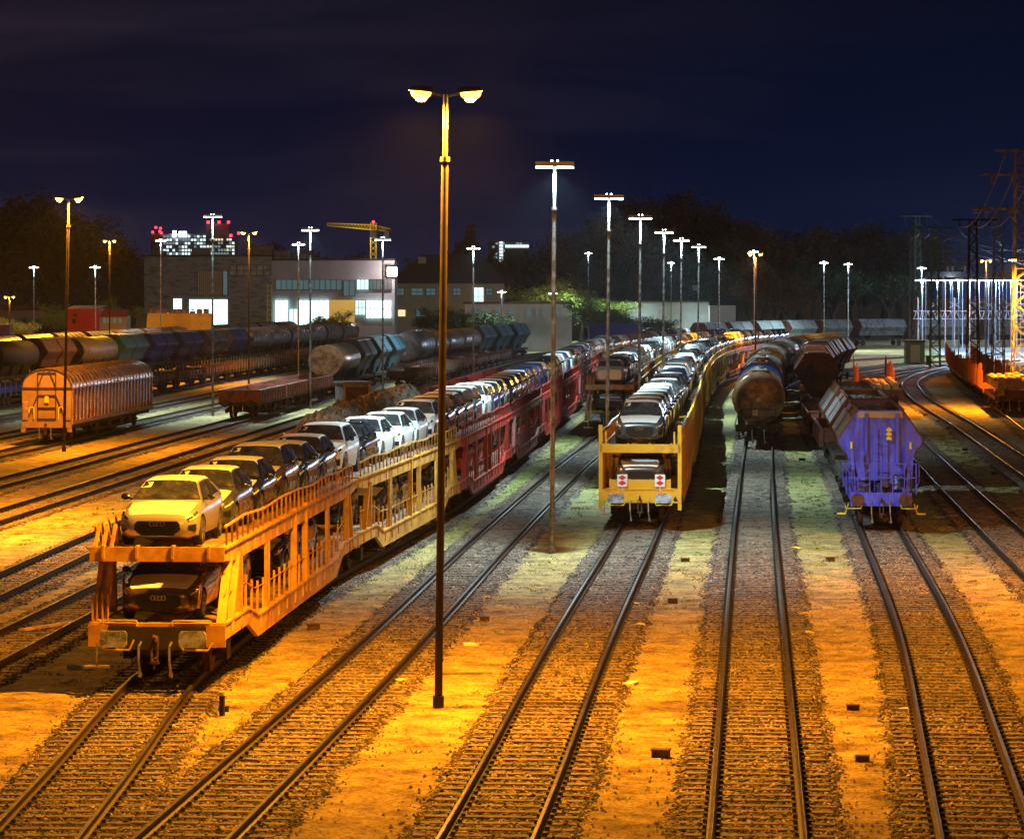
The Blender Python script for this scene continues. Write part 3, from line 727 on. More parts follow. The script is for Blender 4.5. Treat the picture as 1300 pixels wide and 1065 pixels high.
def covered_wagon():
    L, hw, z0, z1, z2 = 27.0, 1.45, 1.15, 3.15, 4.25
    root = empty('covered_wagon')
    arch = [(hw, z1)]+[(hw*math.cos(t)**.9 if math.cos(t) > 0 else 0, z1+(z2-z1)*math.sin(t)**.95) for t in [PI/2*k/8 for k in range(1, 8)]]+[(0, z2)]
    prof = [(hw, z0)]+arch; prof = prof+[(-x, z) for x, z in prof[-2::-1]]
    mb = MB()
    for a, b in ((.25, L/2-.06), (L/2+.06, L-.25)): mb.prism([(x*.985, z-.02 if z > z0 else z) for x, z in prof], 'y', a, b)
    mb.build('body', mat('wagon_wall_ochre', (.12, .06, .03), .5, .2, .35, 2, (.12, .05, .03), .4), root)
    ra = [p for p in prof if p[1] >= z1]
    mb = MB(); vs = []; ins = [(x*.985, z-.02) for x, z in ra]
    for a, b in ((.3, L/2-.1), (L/2+.1, L-.3)):
        rings = [[(x*1.002, y, z+.012) for x, z in ra] for y in (a, b)]; n = len(ra)
        mb.add(rings[0]+rings[1], [(i, i+1, n+i+1, n+i) for i in range(n-1)], 0, True)
    mb.build('roof', mat('roof_brown_metal', (.12, .075, .05), .3, .6, .35, 1.2, (.08, .04, .02), .35, stretch=(1, .5, 1)), root)
    y = .3
    while y < L-.2:
        mb = MB()
        for (x0, za), (x1, zb) in zip(ra, ra[1:]): mb.bar((x0*1.01, y, za+.02), (x1*1.01, y, zb+.02), .06, .06)
        y += 1.08
        mb.build('roof_rib', mat('rib_ochre', (.26, .13, .05), .5, .2, .3, 3, RUST, .35), root)
    mb = MB(); y = .3
    while y < L-.2:
        for s_ in (-1, 1): mb.box(s_*(hw-.02), s_*(hw+.05), y, y+.16, z0+.1, z1-.03)
        y += 1.08
    mb.box(-hw-.06, hw+.06, .25, L-.25, z1-.05, z1+.02); mb.box(-hw-.05, hw+.05, .2, L-.2, z0-.12, z0+.1)
    mb.build('wall_ribs', mat('rib_yellowish', (.40, .24, .08), .5, .1, .4, 2, (.3, .05, .04), .35), root)
    mb = MB(); mb.box(-hw-.03, hw+.03, L/2-.1, L/2+.1, z0, z1); 
    mb.build('centre_strap', M['under'], root)
    # end wall
    EM = mat('end_wall_salmon', (.30, .17, .17), .55, 0, .35, 1.0, (.28, .16, .24), .4)
    mb = MB(); mb.prism(prof, 'y', .12, .26); mb.build('end_wall', EM, root)
    mb = MB()
    for (x0, za), (x1, zb) in zip(prof[1:-1], prof[2:-1]): mb.bar((x0, .10, za), (x1, .10, zb), .07, .05)
    for zz, w in ((z1, hw), (2.72, .5), (2.0, .5), (1.35, .5), (z2-.22, .5)): mb.box(-w, w, .06, .1, zz-.04, zz+.04)
    for s_ in (-1, 1):
        mb.bar((s_*.14, .07, z2-.05), (s_*.55, .07, z1), .05); mb.bar((s_*.55, .07, 2.7), (s_*1.0, .07, 1.6), .05); mb.box(s_*.5, s_*.56, .06, .1, 1.3, z2-.2)
    mb.build('end_bracing', M['under'], root)
    for s_ in (-1, 1):
        mb = MB(); pts = [(s_*.72, 1.35), (s_*.72, 1.95), (s_*.80, 2.05), (s_*.92, 2.05), (s_*1.0, 1.95), (s_*1.0, 1.7)]
        for a, b in zip(pts, pts[1:]): mb.bar((a[0], -.02, a[1]), (b[0], -.02, b[1]), .045)
        mb.build('grab_rail', M['signyel'], root)
        mb = MB(); mb.box(s_*1.08, s_*1.4, .05, .12, 1.3, 2.4); mb.build('side_door_panel', mat('mauve_panel', (.38, .22, .30), .5, 0, .3, 3, (.2,.1,.05), .4), root)
    mb = MB(); mb.prism([(-.12,2.3),(.12,2.3),(.12,2.62),(0,2.7),(-.12,2.62)], 'y', .03, .06); mb.build('warning_plate', M['signyel'], root)
    mb = MB(); mb.box(-hw, hw, 0, .14, .85, 1.2)
    for s_ in (-1, 1): mb.prism([(s_*1.1,1.2),(s_*1.45,1.2),(s_*1.5,.6),(s_*1.25,.6)], 'y', .02, .1)
    mb.build('end_beam', EM, root)
    mb = MB(); mb.box(-1.2, 1.2, .2, L-.2, .75, 1.05)
    for y in (8, 12, 16, 19): mb.box(-1.3, -.5, y, y+1.4, .35, .8); mb.box(.5, 1.3, y, y+1.2, .4, .8)
    for s_ in (-1, 1):
        mb.bar((s_*1.35, 5.5, 1.0), (s_*1.3, 7.5, .45), .07); mb.bar((s_*1.3, 7.5, .45), (s_*1.3, L-7.5, .45), .07); mb.bar((s_*1.3, L-7.5, .45), (s_*1.35, L-5.5, 1.0), .07)
    mb.build('underframe', M['under'], root)
    for y in (3.2, 11.2, 15.8, L-3.2): wheelset(y, root)
    buffers(0, root, -1, EM, True, M['under']); coupling(0, root)
    return root
def open_wagon(matn='rustred', L=14.0, zt=2.05, load=None, detail=1):
    root = empty('open_wagon'); m_ = M[matn]; hw = 1.42
    mb = MB()
    for s_ in (-1, 1):
        mb.box(s_*hw, s_*(hw-.07), .15, L-.15, 1.2, zt); mb.box(s_*(hw+.05), s_*(hw-.1), .12, L-.12, zt-.07, zt+.02)
        y = .3
        while y < L: mb.box(s_*(hw+.06), s_*(hw), y, y+.12, .95, zt); y += 1.3
    mb.box(-hw, hw, .1, .2, 1.2, zt); mb.box(-hw, hw, L-.2, L-.1, 1.2, zt); mb.box(-hw-.03, hw+.03, .06, .12, zt-.08, zt+.02)
    for x in (-1.35, -.75, 0, .75, 1.35): mb.box(x-.06, x+.06, .02, .1, 1.0, zt)
    mb.box(-hw, hw, .15, L-.15, 1.12, 1.22)
    mb.build('wagon_body', m_, root)
    mb = MB(); mb.box(-1.3, 1.3, 0, L, .9, 1.12)
    if detail:
        for y in (4.5, 7.5): mb.box(-1.1, -.4, y, y+1.2, .45, .9); mb.cyl((.6, y, .6), (.6, y+1, .6), .2, 8)
    mb.build('underframe', M['under'], root)
    if detail: bogie(2.4, root); bogie(L-2.4, root)
    else: wheelset(2, root); wheelset(L-2, root)
    buffers(0, root, -1, M['rust'], False); 
    if detail: coupling(0, root)
    return root
def heap(L, zt, m_, name, lab, hump=.7, parent=None):
    nx, ny = 16, int(L*5); rs = np.random.rand(ny+1, nx+1); mb = MB(); vs = []
    for j in range(ny+1):
        for i in range(nx+1):
            u = i/nx*2-1; v = j/ny; e = min(1, min(v, 1-v)*L/1.2)
            h = (1-abs(u)**2.2)*e*(hump+.28*math.sin(v*L*.9+1)*math.sin(v*L*.37))+(rs[j][i]-.5)*.42*(abs(u) < .98)
            vs.append((u*1.36+(rs[j-1][i]-.5)*.08, .25+v*(L-.5), zt-.12+max(-.05, h)))
    w = nx+1
    mb.add(vs, [(a*w+b, a*w+b+1, (a+1)*w+b+1, (a+1)*w+b) for a in range(ny) for b in range(nx)])
    o = mb.build(name, m_, parent); return o
def hopper(matn, L=12.6, end='violet', detail=2, gravel=True, lidmat=None, topz=4.27):
    root = empty('hopper_wagon'); m_ = M[matn]; k = topz-4.27
    prof = [(.80,4.30+k),(1.02,4.0+k),(1.55,3.2+k*.5),(1.52,3.05),(1.02,2.40),(.75,1.7)]
    y0, y1 = .95, L-.95
    wall = []
    mb = MB()
    for s_ in (-1, 1):
        for (xa, za), (xb, zb) in zip(prof, prof[1:]):
            mb.add([(s_*xa, y0, za), (s_*xb, y0, zb), (s_*xb, y1, zb), (s_*xa, y1, za), (s_*(xa-.05), y0, za-.01), (s_*(xb-.05), y0, zb-.01), (s_*(xb-.05), y1, zb-.01), (s_*(xa-.05), y1, za-.01)],
                   [(0,1,2,3),(4,7,6,5),(0,3,7,4),(1,5,6,2),(0,4,5,1),(3,2,6,7)])
        for i in range(3):
            y = y0+.1+i*(y1-y0-.2)/2
            for (xa, za), (xb, zb) in zip(prof, prof[1:]): mb.bar((s_*(xa+.03), y, za), (s_*(xb+.03), y, zb), .09, .07)
        mb.box(s_*.78, s_*.9, y0-.05, y1+.05, 4.26+k, 4.34+k)
    mb.build('hopper_body', m_, root)
    if detail and gravel:
        for s_ in (-1, 1):
            for i in range(2):
                ya = y0+.45+i*(y1-y0)/2; yb = ya+(y1-y0)/2-.9; (xa, za), (xb, zb) = prof[1], prof[2]
                MB().add([(s_*(xa+.05),ya,za+.03),(s_*(xb+.02),ya,zb+.06),(s_*(xb+.02),yb,zb+.06),(s_*(xa+.05),yb,za+.03),(s_*xa,ya,za),(s_*xb,ya,zb),(s_*xb,yb,zb),(s_*xa,yb,za)],[(0,1,2,3),(0,4,5,1),(1,5,6,2),(2,6,7,3),(3,7,4,0)]).build('side_panel', M['silver'], root)

    full = prof+[(-x, z) for x, z in prof[::-1]]
    em = M[end]
    for yy, sg in ((y0, -1), (y1, 1)):
        mb = MB(); mb.prism(full, 'y', yy-.05, yy+.05)
        for x in (-.52, .62): mb.box(x-.05, x+.05, yy+sg*.05, yy+sg*.16, 2.3, 4.2+k)
        mb.box(-1.02, 1.02, yy+sg*.05, yy+sg*.07, 3.92+k, 4.0+k)
        e = mb.build('end_wall', em, root)
        if sg < 0 and detail >= 2:
            mb = MB()
            for x in (-.22, .14): mb.bar((x, yy-.2, 1.3), (x, yy-.2, 3.75), .035)
            z = 1.5
            while z < 3.7: mb.bar((-.22, yy-.2, z), (.14, yy-.2, z), .028); z += .32
            mb.build('ladder', em, e)
            mb = MB()
            for zz in (3.28, 3.44, 3.6): mb.add([(.22, yy-.22, zz-.07), (.40, yy-.22, zz-.07), (.42, yy-.22, zz), (.31, yy-.22, zz+.085), (.20, yy-.22, zz)], [(0,1,2,3,4)])
            mb.build('warning_sign', M['signyel'], e)
            mb = MB(); mb.prism([(-.85,4.02+k),(.85,4.02+k),(.80,4.26+k),(-.80,4.26+k)], 'y', yy-.08, yy-.05); mb.build('top_band', mat('tan_band', (.36,.25,.15), .6), e)
    if gravel:
        nx, ny = 18, 70; mb = MB(); vs = []
        for j in range(ny+1):
            for i in range(nx+1):
                u = i/nx*2-1; vs.append((u*.95, y0+.05+(y1-y0-.1)*j/ny, 3.98+k+.16*(1-u*u)*(.6+.4*math.sin(j*.35))+random.uniform(-.04, .05)))
        w = nx+1; mb.add(vs, [(a*w+b, a*w+b+1, (a+1)*w+b+1, (a+1)*w+b) for a in range(ny) for b in range(nx)])
        mb.build('gravel_fill', M['gravel'], root)
    else:
        mb = MB(); mb.prism([(-.8,4.3+k),(.8,4.3+k),(.6,4.42+k),(-.6,4.42+k)], 'y', y0, y1)
        mb.build('roof', lidmat or m_, root)
    for c in range(2 if detail else 0):
        yy = L*.32+c*L*.36
        mb = MB(); mb.prism([(.75,1.75),(-.75,1.75),(-.35,.75),(.35,.75)], 'y', yy-1.3, yy+1.3); mb.build('discharge_chute', m_, root)
    mb = MB(); mb.box(-.9, .9, 0, L, .95, 1.12); 
    for s_ in (-1, 1): mb.box(s_*1.1, s_*.95, .1, L-.1, .9, 1.14)
    if not detail:
        mb.prism([(.7,1.75),(-.7,1.75),(-.4,.8),(.4,.8)], 'y', L*.3, L*.7)
    mb.build('underframe', M['under'] if end != 'violet' else em, root)
    mb = MB(); mb.box(-1.12, 1.12, -.02, .12, .80, 1.3); mb.build('end_beam', em, root)
    if detail >= 2:
        mb = MB(); w = 1.28
        z0, z1 = 1.35, 2.36
        for zz in (z1, 1.85): 
            mb.bar((-w, .02, zz), (w, .02, zz), .035)
            for s_ in (-1, 1): mb.bar((s_*w, .02, zz), (s_*(w+.12), .2, zz), .035); mb.bar((s_*(w+.12), .2, zz), (s_*(w+.12), .8, zz), .035)
        for x in (-w, -.85, -.42, 0, .42, .85, w): mb.bar((x, .02, 1.25), (x, .02, z1), .035)
        for s_ in (-1, 1):
            mb.bar((s_*(w+.12), .2, z1), (s_*(w+.12), .2, 1.7), .035); mb.bar((s_*(w+.12), .2, 1.7), (s_*(w-.1), .1, 1.3), .035)
            mb.bar((s_*.08, .02, z1), (s_*.45, .02, 2.1), .03); mb.bar((s_*.45, .02, 2.1), (s_*.95, .02, 1.75), .03)
        mb.build('platform_railing', em, root)
        for s_ in (-1, 1):
            mb = MB(); mb.bar((s_*.98, .3, 1.25), (s_*1.08, .35, 3.1), .12, .1); mb.bar((s_*1.12, .6, 1.25), (s_*1.2, .75, 3.05), .06, .08)
            mb.bar((s_*.95, .3, 1.3), (s_*1.15, .9, 2.4), .09, .1)
            mb.build('end_strut', em, root)
            mb = MB(); mb.box(s_*1.05, s_*1.12, .26, .3, 2.9, 3.15); mb.build('strut_marker', M['signyel'], root)
            mb = MB(); mb.bar((s_*.75, -.06, .72), (s_*1.3, -.06, .72), .035); mb.bar((s_*.75, -.06, .72), (s_*.7, -.06, .85), .035); mb.bar((s_*1.3, -.06, .72), (s_*1.33, -.06, .85), .035)
            mb.build('shunter_handrail', M['signyel'], root)
            mb = MB(); mb.box(s_*1.3, s_*1.62, -.1, .1, .5, .55); mb.bar((s_*1.33,0,.5),(s_*1.2,0,.9),.03); mb.build('shunter_step', M['signyel'], root)
        mb = MB(); mb.cyl((.62, .35, 1.35), (.62, .6, 1.9), .2, 12); mb.cyl((-.7, .35, 1.5), (-.7, .7, 1.5), .17, 12); mb.bar((.9, .3, 1.3), (.4, .4, 1.75), .12); mb.cyl((.0, .5, 1.25), (.0, .5, 1.62), .16, 10); mb.bar((-1.0,.4,1.35),(-.4,.4,1.6),.09)
        mb.cyl((.2,.25,1.7),(.2,.3,1.7),.22,16)
        mb.build('brake_gear', mat('violet_gear', (.09,.11,.45), .5, .2, .5, 5, (.03,.03,.06), .4), root)
    if detail: bogie(2.3, root); bogie(L-2.3, root)
    else: wheelset(2, root); wheelset(L-2, root)
    buffers(0, root, -1, M['rust'], False, em if end == 'violet' else None)
    if detail: coupling(0, root)
    return root
def round_hopper(matn, L=14.0, detail=1, ribs=True, endm=None, lid=None):
    root = empty('round_topped_hopper_wagon'); m_ = M[matn]; cz, rx, rz = 2.95, 1.5, 1.35
    def ring(y, s_=1): return [(rx*s_*math.cos(2*PI*i/20), y, cz+rz*s_*math.sin(2*PI*i/20)) for i in range(20)]
    mb = MB(); mb.loft([ring(.5, .97), ring(.55, 1), ring(L-.55, 1), ring(L-.5, .97)])
    mb.build('body', m_, root)
    if ribs:
        n = 12 if detail else 7
        for k in range(n):
            y = .6+(L-1.2)*k/(n-1); r = ring(y, 1.015)
            mb = MB()
            for i in range(11): mb.bar(r[(i-0) % 20], r[(i+1) % 20], .07, .07)
            mb.build('hoop_rib', m_, root)
    if lid:
        for s_ in (-1, 1):
            r0 = ring(.7, 1.02); r1 = ring(L-.7, 1.02); idx = (1,2,3,4) if s_ > 0 else (9,8,7,6)
            mb = MB(); mb.add([r0[i] for i in idx]+[r1[i] for i in idx], [(i, i+1, 5+i, 4+i) for i in range(3)], 0, True); mb.build('swing_lid', M[lid], root)
    mb = MB()
    for s_ in (-1, 1):
        n = 7 if detail else 4
        for k in range(n): y = 1+(L-2.2)*k/(n-1); mb.prism([(s_*1.3,2.3),(s_*.9,1.0),(s_*.75,1.0),(s_*.9,2.2)], 'y', y, y+.14)
    mb.prism([(1.2,2.3),(-1.2,2.3),(-.5,.8),(.5,.8)], 'y', 1.5, L-1.5)
    mb.build('discharge_funnel', M['under'], root)
    mb = MB(); mb.box(-1.25, 1.25, 0, L, .9, 1.15); mb.build('underframe', M['under'], root)
    if detail: bogie(2.2, root); bogie(L-2.2, root)
    else: wheelset(2, root); wheelset(L-2, root)
    buffers(0, root, -1, M['rust'], False)
    return root
def tank(matn, L=14.0, r=1.45, cz=2.65, endm=None, walkway=True, band=None):
    root = empty('tank_wagon'); m_ = M[matn]; e = M[endm] if endm else m_
    def ring(y, s_): return [(r*s_*math.cos(2*PI*i/28), y, cz+r*s_*math.sin(2*PI*i/28)) for i in range(28)]
    mb = MB(); y0, y1 = .7, L-.7
    mb.loft([ring(y0, .985), ring(y0+.02, 1), ring(y1-.02, 1), ring(y1, .985)])
    mb.build('tank_barrel', m_, root)
    for yy, sg in ((y0, -1), (y1, 1)):
        mb = MB(); mb.loft([ring(yy+sg*d, s_) for d, s_ in ((-.01,.985),(.0,.975),(.06,.93),(.12,.78),(.16,.5),(.175,.2),(.178,.02))]); 
        d_ = mb.build('domed_end', e, root)
        if sg < 0:
            mb = MB(); mb.cyl((0, yy-.16, cz-.05), (0, yy-.24, cz-.05), .13, 12); mb.box(-.35, .0, yy-.17, yy-.1, cz-.95, cz-.6); mb.build('end_plate', M['steel'], d_)
    for y in np.linspace(y0+.3, y1-.3, 6):
        mb = MB(); rr = ring(float(y), 1.012)
        for i in range(28): mb.bar(rr[i], rr[(i+1) % 28], .07, .03)
        mb.build('tank_band', m_ if not band else M[band], root)
    mb = MB(); mb.cyl((0, L/2, cz+r-.05), (0, L/2, cz+r+.22), .3, 14)
    if walkway:
        mb.box(-.45, .45, L*.3, L*.7, cz+r+.05, cz+r+.09)
        for x in (-.45, .45):
            mb.bar((x, L*.3, cz+r+.05), (x, L*.7, cz+r+.05), .04)
    mb.build('top_walkway', M['steel'], root)
    mb = MB()
    for s_ in (-1, 1):
        for y in (1.6, L-1.6): mb.prism([(s_*1.2,1.1),(s_*.8,1.1),(s_*.9,cz-.8),(s_*1.2,cz-.5)], 'y', y, y+.5)
    mb.box(-1.3, 1.3, 0, .15, .85, 1.25); mb.box(-1.3, 1.3, L-.15, L, .85, 1.25); mb.box(-.6, .6, .1, L-.1, .9, 1.15)
    for s_ in (-1, 1): mb.bar((s_*1.35, .3, 1.2), (s_*1.35, L-.3, 1.2), .05); mb.bar((s_*1.35,.3,1.2),(s_*1.3,.1,1.0),.05)
    mb.build('underframe', M['under'], root)
    mb = MB()
    for x in (-.95, .95):
        mb.bar((x, .08, 1.2), (x, .08, 2.1), .04)
    mb.bar((-.95, .08, 2.1), (.95, .08, 2.1), .035); mb.bar((-.95, .08, 1.65), (.95, .08, 1.65), .035); mb.bar((0,.08,1.2),(0,.08,2.1),.035)
    mb.build('end_railing', M['under'], root)
    bogie(2.2, root); bogie(L-2.2, root); buffers(0, root, -1, M['rust'], False); coupling(0, root)
    return root
def stake_wagon(L=18.0, load=True, tall=True, deckload=False):
    root = empty('stake_wagon')
    mb = MB(); mb.box(-1.35, 1.35, 0, L, .95, 1.25)
    mb.box(-1.4, 1.4, -.03, .1, .9, 1.7 if not deckload else 1.35); mb.build('underframe', M['rustred'], root)
    if tall:
        n = 18
        for s_ in (-1, 1):
            for k in range(n):
                y = .6+(L-1.2)*k/(n-1)
                ht_ = random.uniform(2.5, 3.2); ln_ = random.uniform(-.08,.08); mb = MB(); mb.prism([(y-.07,1.2),(y+.07,1.2),(y+.05+ln_,ht_),(y-.05+ln_,ht_)], 'x', s_*1.38, s_*1.44); mb.build('stake', M['stake'] if random.random() < .7 else M['rustred'], root)
    bogie(2.4, root); bogie(L-2.4, root); buffers(0, root, -1, M['rust'], False); coupling(0, root)
    return root
def flat_wagon(L=14.0, matn='brown'):
    root = empty('flat_wagon'); m_ = M[matn]
    mb = MB(); mb.box(-1.4, 1.4, 0, L, 1.05, 1.22)
    for s_ in (-1, 1): mb.box(s_*1.36, s_*1.42, .1, L-.1, 1.2, 1.55)
    mb.box(-1.4, 1.4, 0, .06, 1.2, 1.65); mb.build('low_sided_body', m_, root)
    y = .5
    while y < L:
        for s_ in (-1, 1): MB().box(s_*1.42, s_*1.5, y, y+.09, .75, 2.0).build('stanchion', M['grey'], root)
        y += 1.85
    mb = MB(); mb.box(-.9, .9, .1, L-.1, .8, 1.05); mb.build('underframe', M['under'], root)
    wheelset(2, root); wheelset(3.6, root); wheelset(L-3.6, root); wheelset(L-2, root); buffers(0, root, -1, M['rust'], False)
    return root
# ------------------------------------------------------------------ trains
ORD = ['first','second','third','fourth','fifth','sixth','seventh','eighth','ninth','tenth','eleventh','twelfth','thirteenth','fourteenth','fifteenth']
def place(root, track, q, L, label, cat, group, gap=.8):
    p, a = track.chord(q, L); root.location = p; root.rotation_euler = (0, 0, a)
    tag(root, label, cat, group); return q+L+gap
def on(root, x, y, z):     # a point of a placed wagon in world coordinates
    a = root.rotation_euler.z; c, s_ = math.cos(a), math.sin(a)
    return Vector((root.location.x+c*x-s_*y, root.location.y+s_*x+c*y, root.location.z+z))
PROTOW = {}
def wagon(key, maker):     # first use returns the prototype itself, later uses a copy
    if key not in PROTOW: PROTOW[key] = maker(); return PROTOW[key]
    return copy_tree(PROTOW[key])
CN = dict(silver='silver', white='white', black='black', blue='dark blue', grey='dark grey', brown='brown', red='red', gold='champagne')
KN = dict(hatch='hatchback', suv='SUV', sedan='saloon')
NM = dict(yellow='yellow', red='red', darkred='dark red', orange='orange', sun_yellow='bright yellow')
def load_cars(w, which, n_w, cars, lower, detail, rev=False, where=''):
    for i, cdef in enumerate(cars):
        if cdef is None: continue
        kind, paint, film = cdef
        y = 2.35+i*4.36
        tr_ = which.split('of the ')[1].replace(' car', '')
        lab = f"{CN[paint]} {KN[kind]}{' with white-filmed bonnet' if film and paint != 'white' else ''}, {ORD[i]} on {'lower' if lower else 'upper'} deck, {n_w} carrier, {tr_}"
        zz = 3.0 if not lower else (1.36 if i in (0, 5) else 1.08)
        p = on(w, random.uniform(-.06, .06), y, zz)
        pit = 0
        if lower and i in (1, 4): zz = 1.12; p = on(w, 0, y, zz); pit = .03*(1 if i == 1 else -1)
        put_car(kind, paint, film, p, w.rotation_euler.z+(PI if rev else 0)+random.uniform(-.008, .008), detail, lab, f"cars on the {which}", pit)
S = random.Random(3)
def rnd_cars(n=6, pal=None):
    out = []; base = S.choice(['suv', 'hatch', 'hatch', 'sedan'])
    for i in range(n):
        if S.random() < .35: base = S.choice(['suv', 'hatch', 'sedan'])
        pnt = S.choice(pal or ['grey','black','blue','white','silver','grey','white','blue','brown'])
        out.append((base, pnt, S.random() < .8))
    return out
H_, V_, D_ = 'hatch', 'suv', 'sedan'
# left car train
q = T['T1'].atY(69.6)
t1_col = ['yellow','yellow','red','darkred','red','red','darkred','red','orange','darkred','red','red']
t1_cars = {0: [(H_,'silver',1),(H_,'grey',1),(H_,'black',1),(V_,'brown',1),(H_,'blue',1),(H_,'blue',1)],
           1: [(V_,'white',1),(H_,'black',0),(H_,'white',1),(H_,'white',1),(H_,'white',1),(V_,'white',1)],
           2: [(V_,'black',1),(V_,'brown',1),(V_,'brown',1),(V_,'grey',1),(V_,'white',1),(D_,'blue',1)],
           3: [(D_,'blue',1),(D_,'white',1),(D_,'grey',1),(D_,'white',1),(D_,'blue',1),(D_,'black',1)]}
for i, cname in enumerate(t1_col):
    det = 2 if i < 2 else (1 if i < 6 else 0)
    w = wagon((cname, det, i == 0), lambda: carrier(cname, near_end=(i == 0), detail=det))
    q = place(w, T['T1'], q, CL, f"{NM[cname]} double-deck car carrier, {ORD[i]} wagon of the long left car train", 'car carrier', 'car carriers of the left car train', .5)
    nm = 'carrier of the left car train'
    load_cars(w, nm, ORD[i], t1_cars.get(i) or rnd_cars(), False, 2 if i < 2 else (1 if i < 4 else 0))
    low = {0: [(H_,'brown',1),(H_,'gold',1),None,(V_,'brown',1),(H_,'grey',1),None], 1: [(V_,'black',1),None,(V_,'grey',1),(H_,'brown',1),None,(H_,'black',1)],
           2: [(V_,'black',1),None,(V_,'red',0),(V_,'black',1),None,(V_,'grey',1)], 3: [(V_,'black',1),(V_,'red',0),None,(V_,'black',1),None,None]}.get(i)
    if low: load_cars(w, nm, ORD[i], low, True, 2 if i == 0 else 1)
# middle car train (its rear cars face the other way)
q = T['T3'].atY(194)
t3_col = ['orange','orange','yellow','orange','yellow','orange','yellow']
for i, cname in enumerate(t3_col):
    det = 1 if i < 3 else 0
    w = wagon((cname, det, 't3', i == 0), lambda: carrier(cname, near_end=(i == 0), detail=det))
    q = place(w, T['T3'], q, CL, f"{'orange' if cname == 'orange' else 'pale yellow'} double-deck car carrier, {ORD[i]} wagon of the middle car train", 'car carrier', 'car carriers of the middle car train', .5)
    nm = 'carrier of the middle car train'
    cars = rnd_cars(pal=['silver','white','blue','grey','white']); 
    if i == 0: cars[0] = (V_,'silver',0); cars[1] = (H_,'white',1)
    load_cars(w, nm, ORD[i], cars, False, 1 if i < 1 else 0, rev=(i < 2))
    if i == 0: load_cars(w, nm, ORD[i], [(V_,'brown',1), None, (H_,'grey',1)], True, 1)
# right car train, bright yellow
q = T['T2'].atY(117.2)
for i in range(10):
    det = 2 if i == 0 else (1 if i < 3 else 0)
    w = wagon(('sy', det, i == 0, i < 5), lambda: carrier('sun_yellow' if i < 5 else 'yellow', bulkhead=(i == 0), dense=(i < 5), detail=det))
    q = place(w, T['T2'], q, CL, f"{'bright yellow high-sided' if i < 5 else 'pale yellow'} double-deck car carrier, {ORD[i]} wagon of the right car train", 'car carrier', 'car carriers of the right car train', .5)
    nm = 'carrier of the right car train'
    cars = rnd_cars(pal=['grey','blue','black','silver','white'])
    if i == 0: cars = [(V_,'grey',1),(V_,'brown',1),(V_,'brown',1),(V_,'blue',1),(V_,'blue',1),(V_,'white',1)]
    load_cars(w, nm, ORD[i], cars, False, 2 if i == 0 else (1 if i < 2 else 0))
    if i < 2: load_cars(w, nm, ORD[i], [(V_,'brown',1), (V_,'black',1), None, (V_,'grey',1)], True, 1)

# tank train
q = T['T4'].atY(178)
defs = [('bronze','bronze','dark bronze tank wagon with round shiny end, nearest of the tank wagons'),('navy',None,'bright blue tank wagon coupled behind the bronze tank wagon'),
        ('silver',None,'silver ribbed tank wagon just behind the blue tank wagon'),('silver',None,'silver tank wagon, second behind the blue tank wagon')]
for i, (mn, em, lb) in enumerate(defs):
    w = tank(mn, 14.0, 1.46, 2.68+.1*i) if i < 2 else wagon('silvertank', lambda: tank('silver', 16.0, 1.5, 2.75, band='grey'))
    q = place(w, T['T4'], q, 14.0 if i < 2 else 16.0, lb, 'tank wagon', 'tank wagons', 1.2)
for i in range(7):
    w = wagon('greyround', lambda: round_hopper('silver', 15.0, 0))
    q = place(w, T['T4'], q, 15, f"pale grey round-topped hopper wagon, {ORD[i]} behind the silver tank wagons", 'hopper wagon', 'grey hopper wagons behind the tank wagons', 1.1)

# blue hopper and the train behind it
q = T['T5'].atY(116.2)
w = hopper('brown', 12.6, 'violet', 2); q = place(w, T['T5'], q, 12.6, 'violet-blue hopper wagon end with railed platform, loaded with gravel', 'hopper wagon', 'gravel hopper wagons', 1.1)
for i in range(2):
    w = wagon('brownhop', lambda: hopper('brown', 12.6, 'brown', 1)); q = place(w, T['T5'], q, 12.6, f"rusty brown gravel hopper wagon, {ORD[i]} behind the violet-blue end", 'hopper wagon', 'gravel hopper wagons', 1.1)
w = open_wagon('rustred', 14, 1.9); q = place(w, T['T5'], q, 14, 'empty red-brown open wagon between the gravel hoppers and dark round hopper', 'open wagon', None, 1.1)
q = max(q, T['T5'].atY(186))
w = open_wagon('rustred', 14, 1.7); q = place(w, T['T5'], q, 14, 'low red-brown open wagon in front of the dark round hopper', 'open wagon', None, 1.1)
q = max(q, T['T5'].atY(221))
w = hopper('brown', 14, 'brown', 1, gravel=False, topz=4.35); q = place(w, T['T5'], q, 14, 'dark brown closed hopper wagon right of the silver tank wagons', 'hopper wagon', 'dark brown closed hoppers', 1.1)
for i in range(6):
    w = wagon('dkhop', lambda: hopper('brown', 13, 'brown', 0, gravel=False)); q = place(w, T['T5'], q, 13, f"dark brown closed hopper wagon, {ORD[i]} farther along its row", 'hopper wagon', 'dark brown closed hoppers', 1.1)

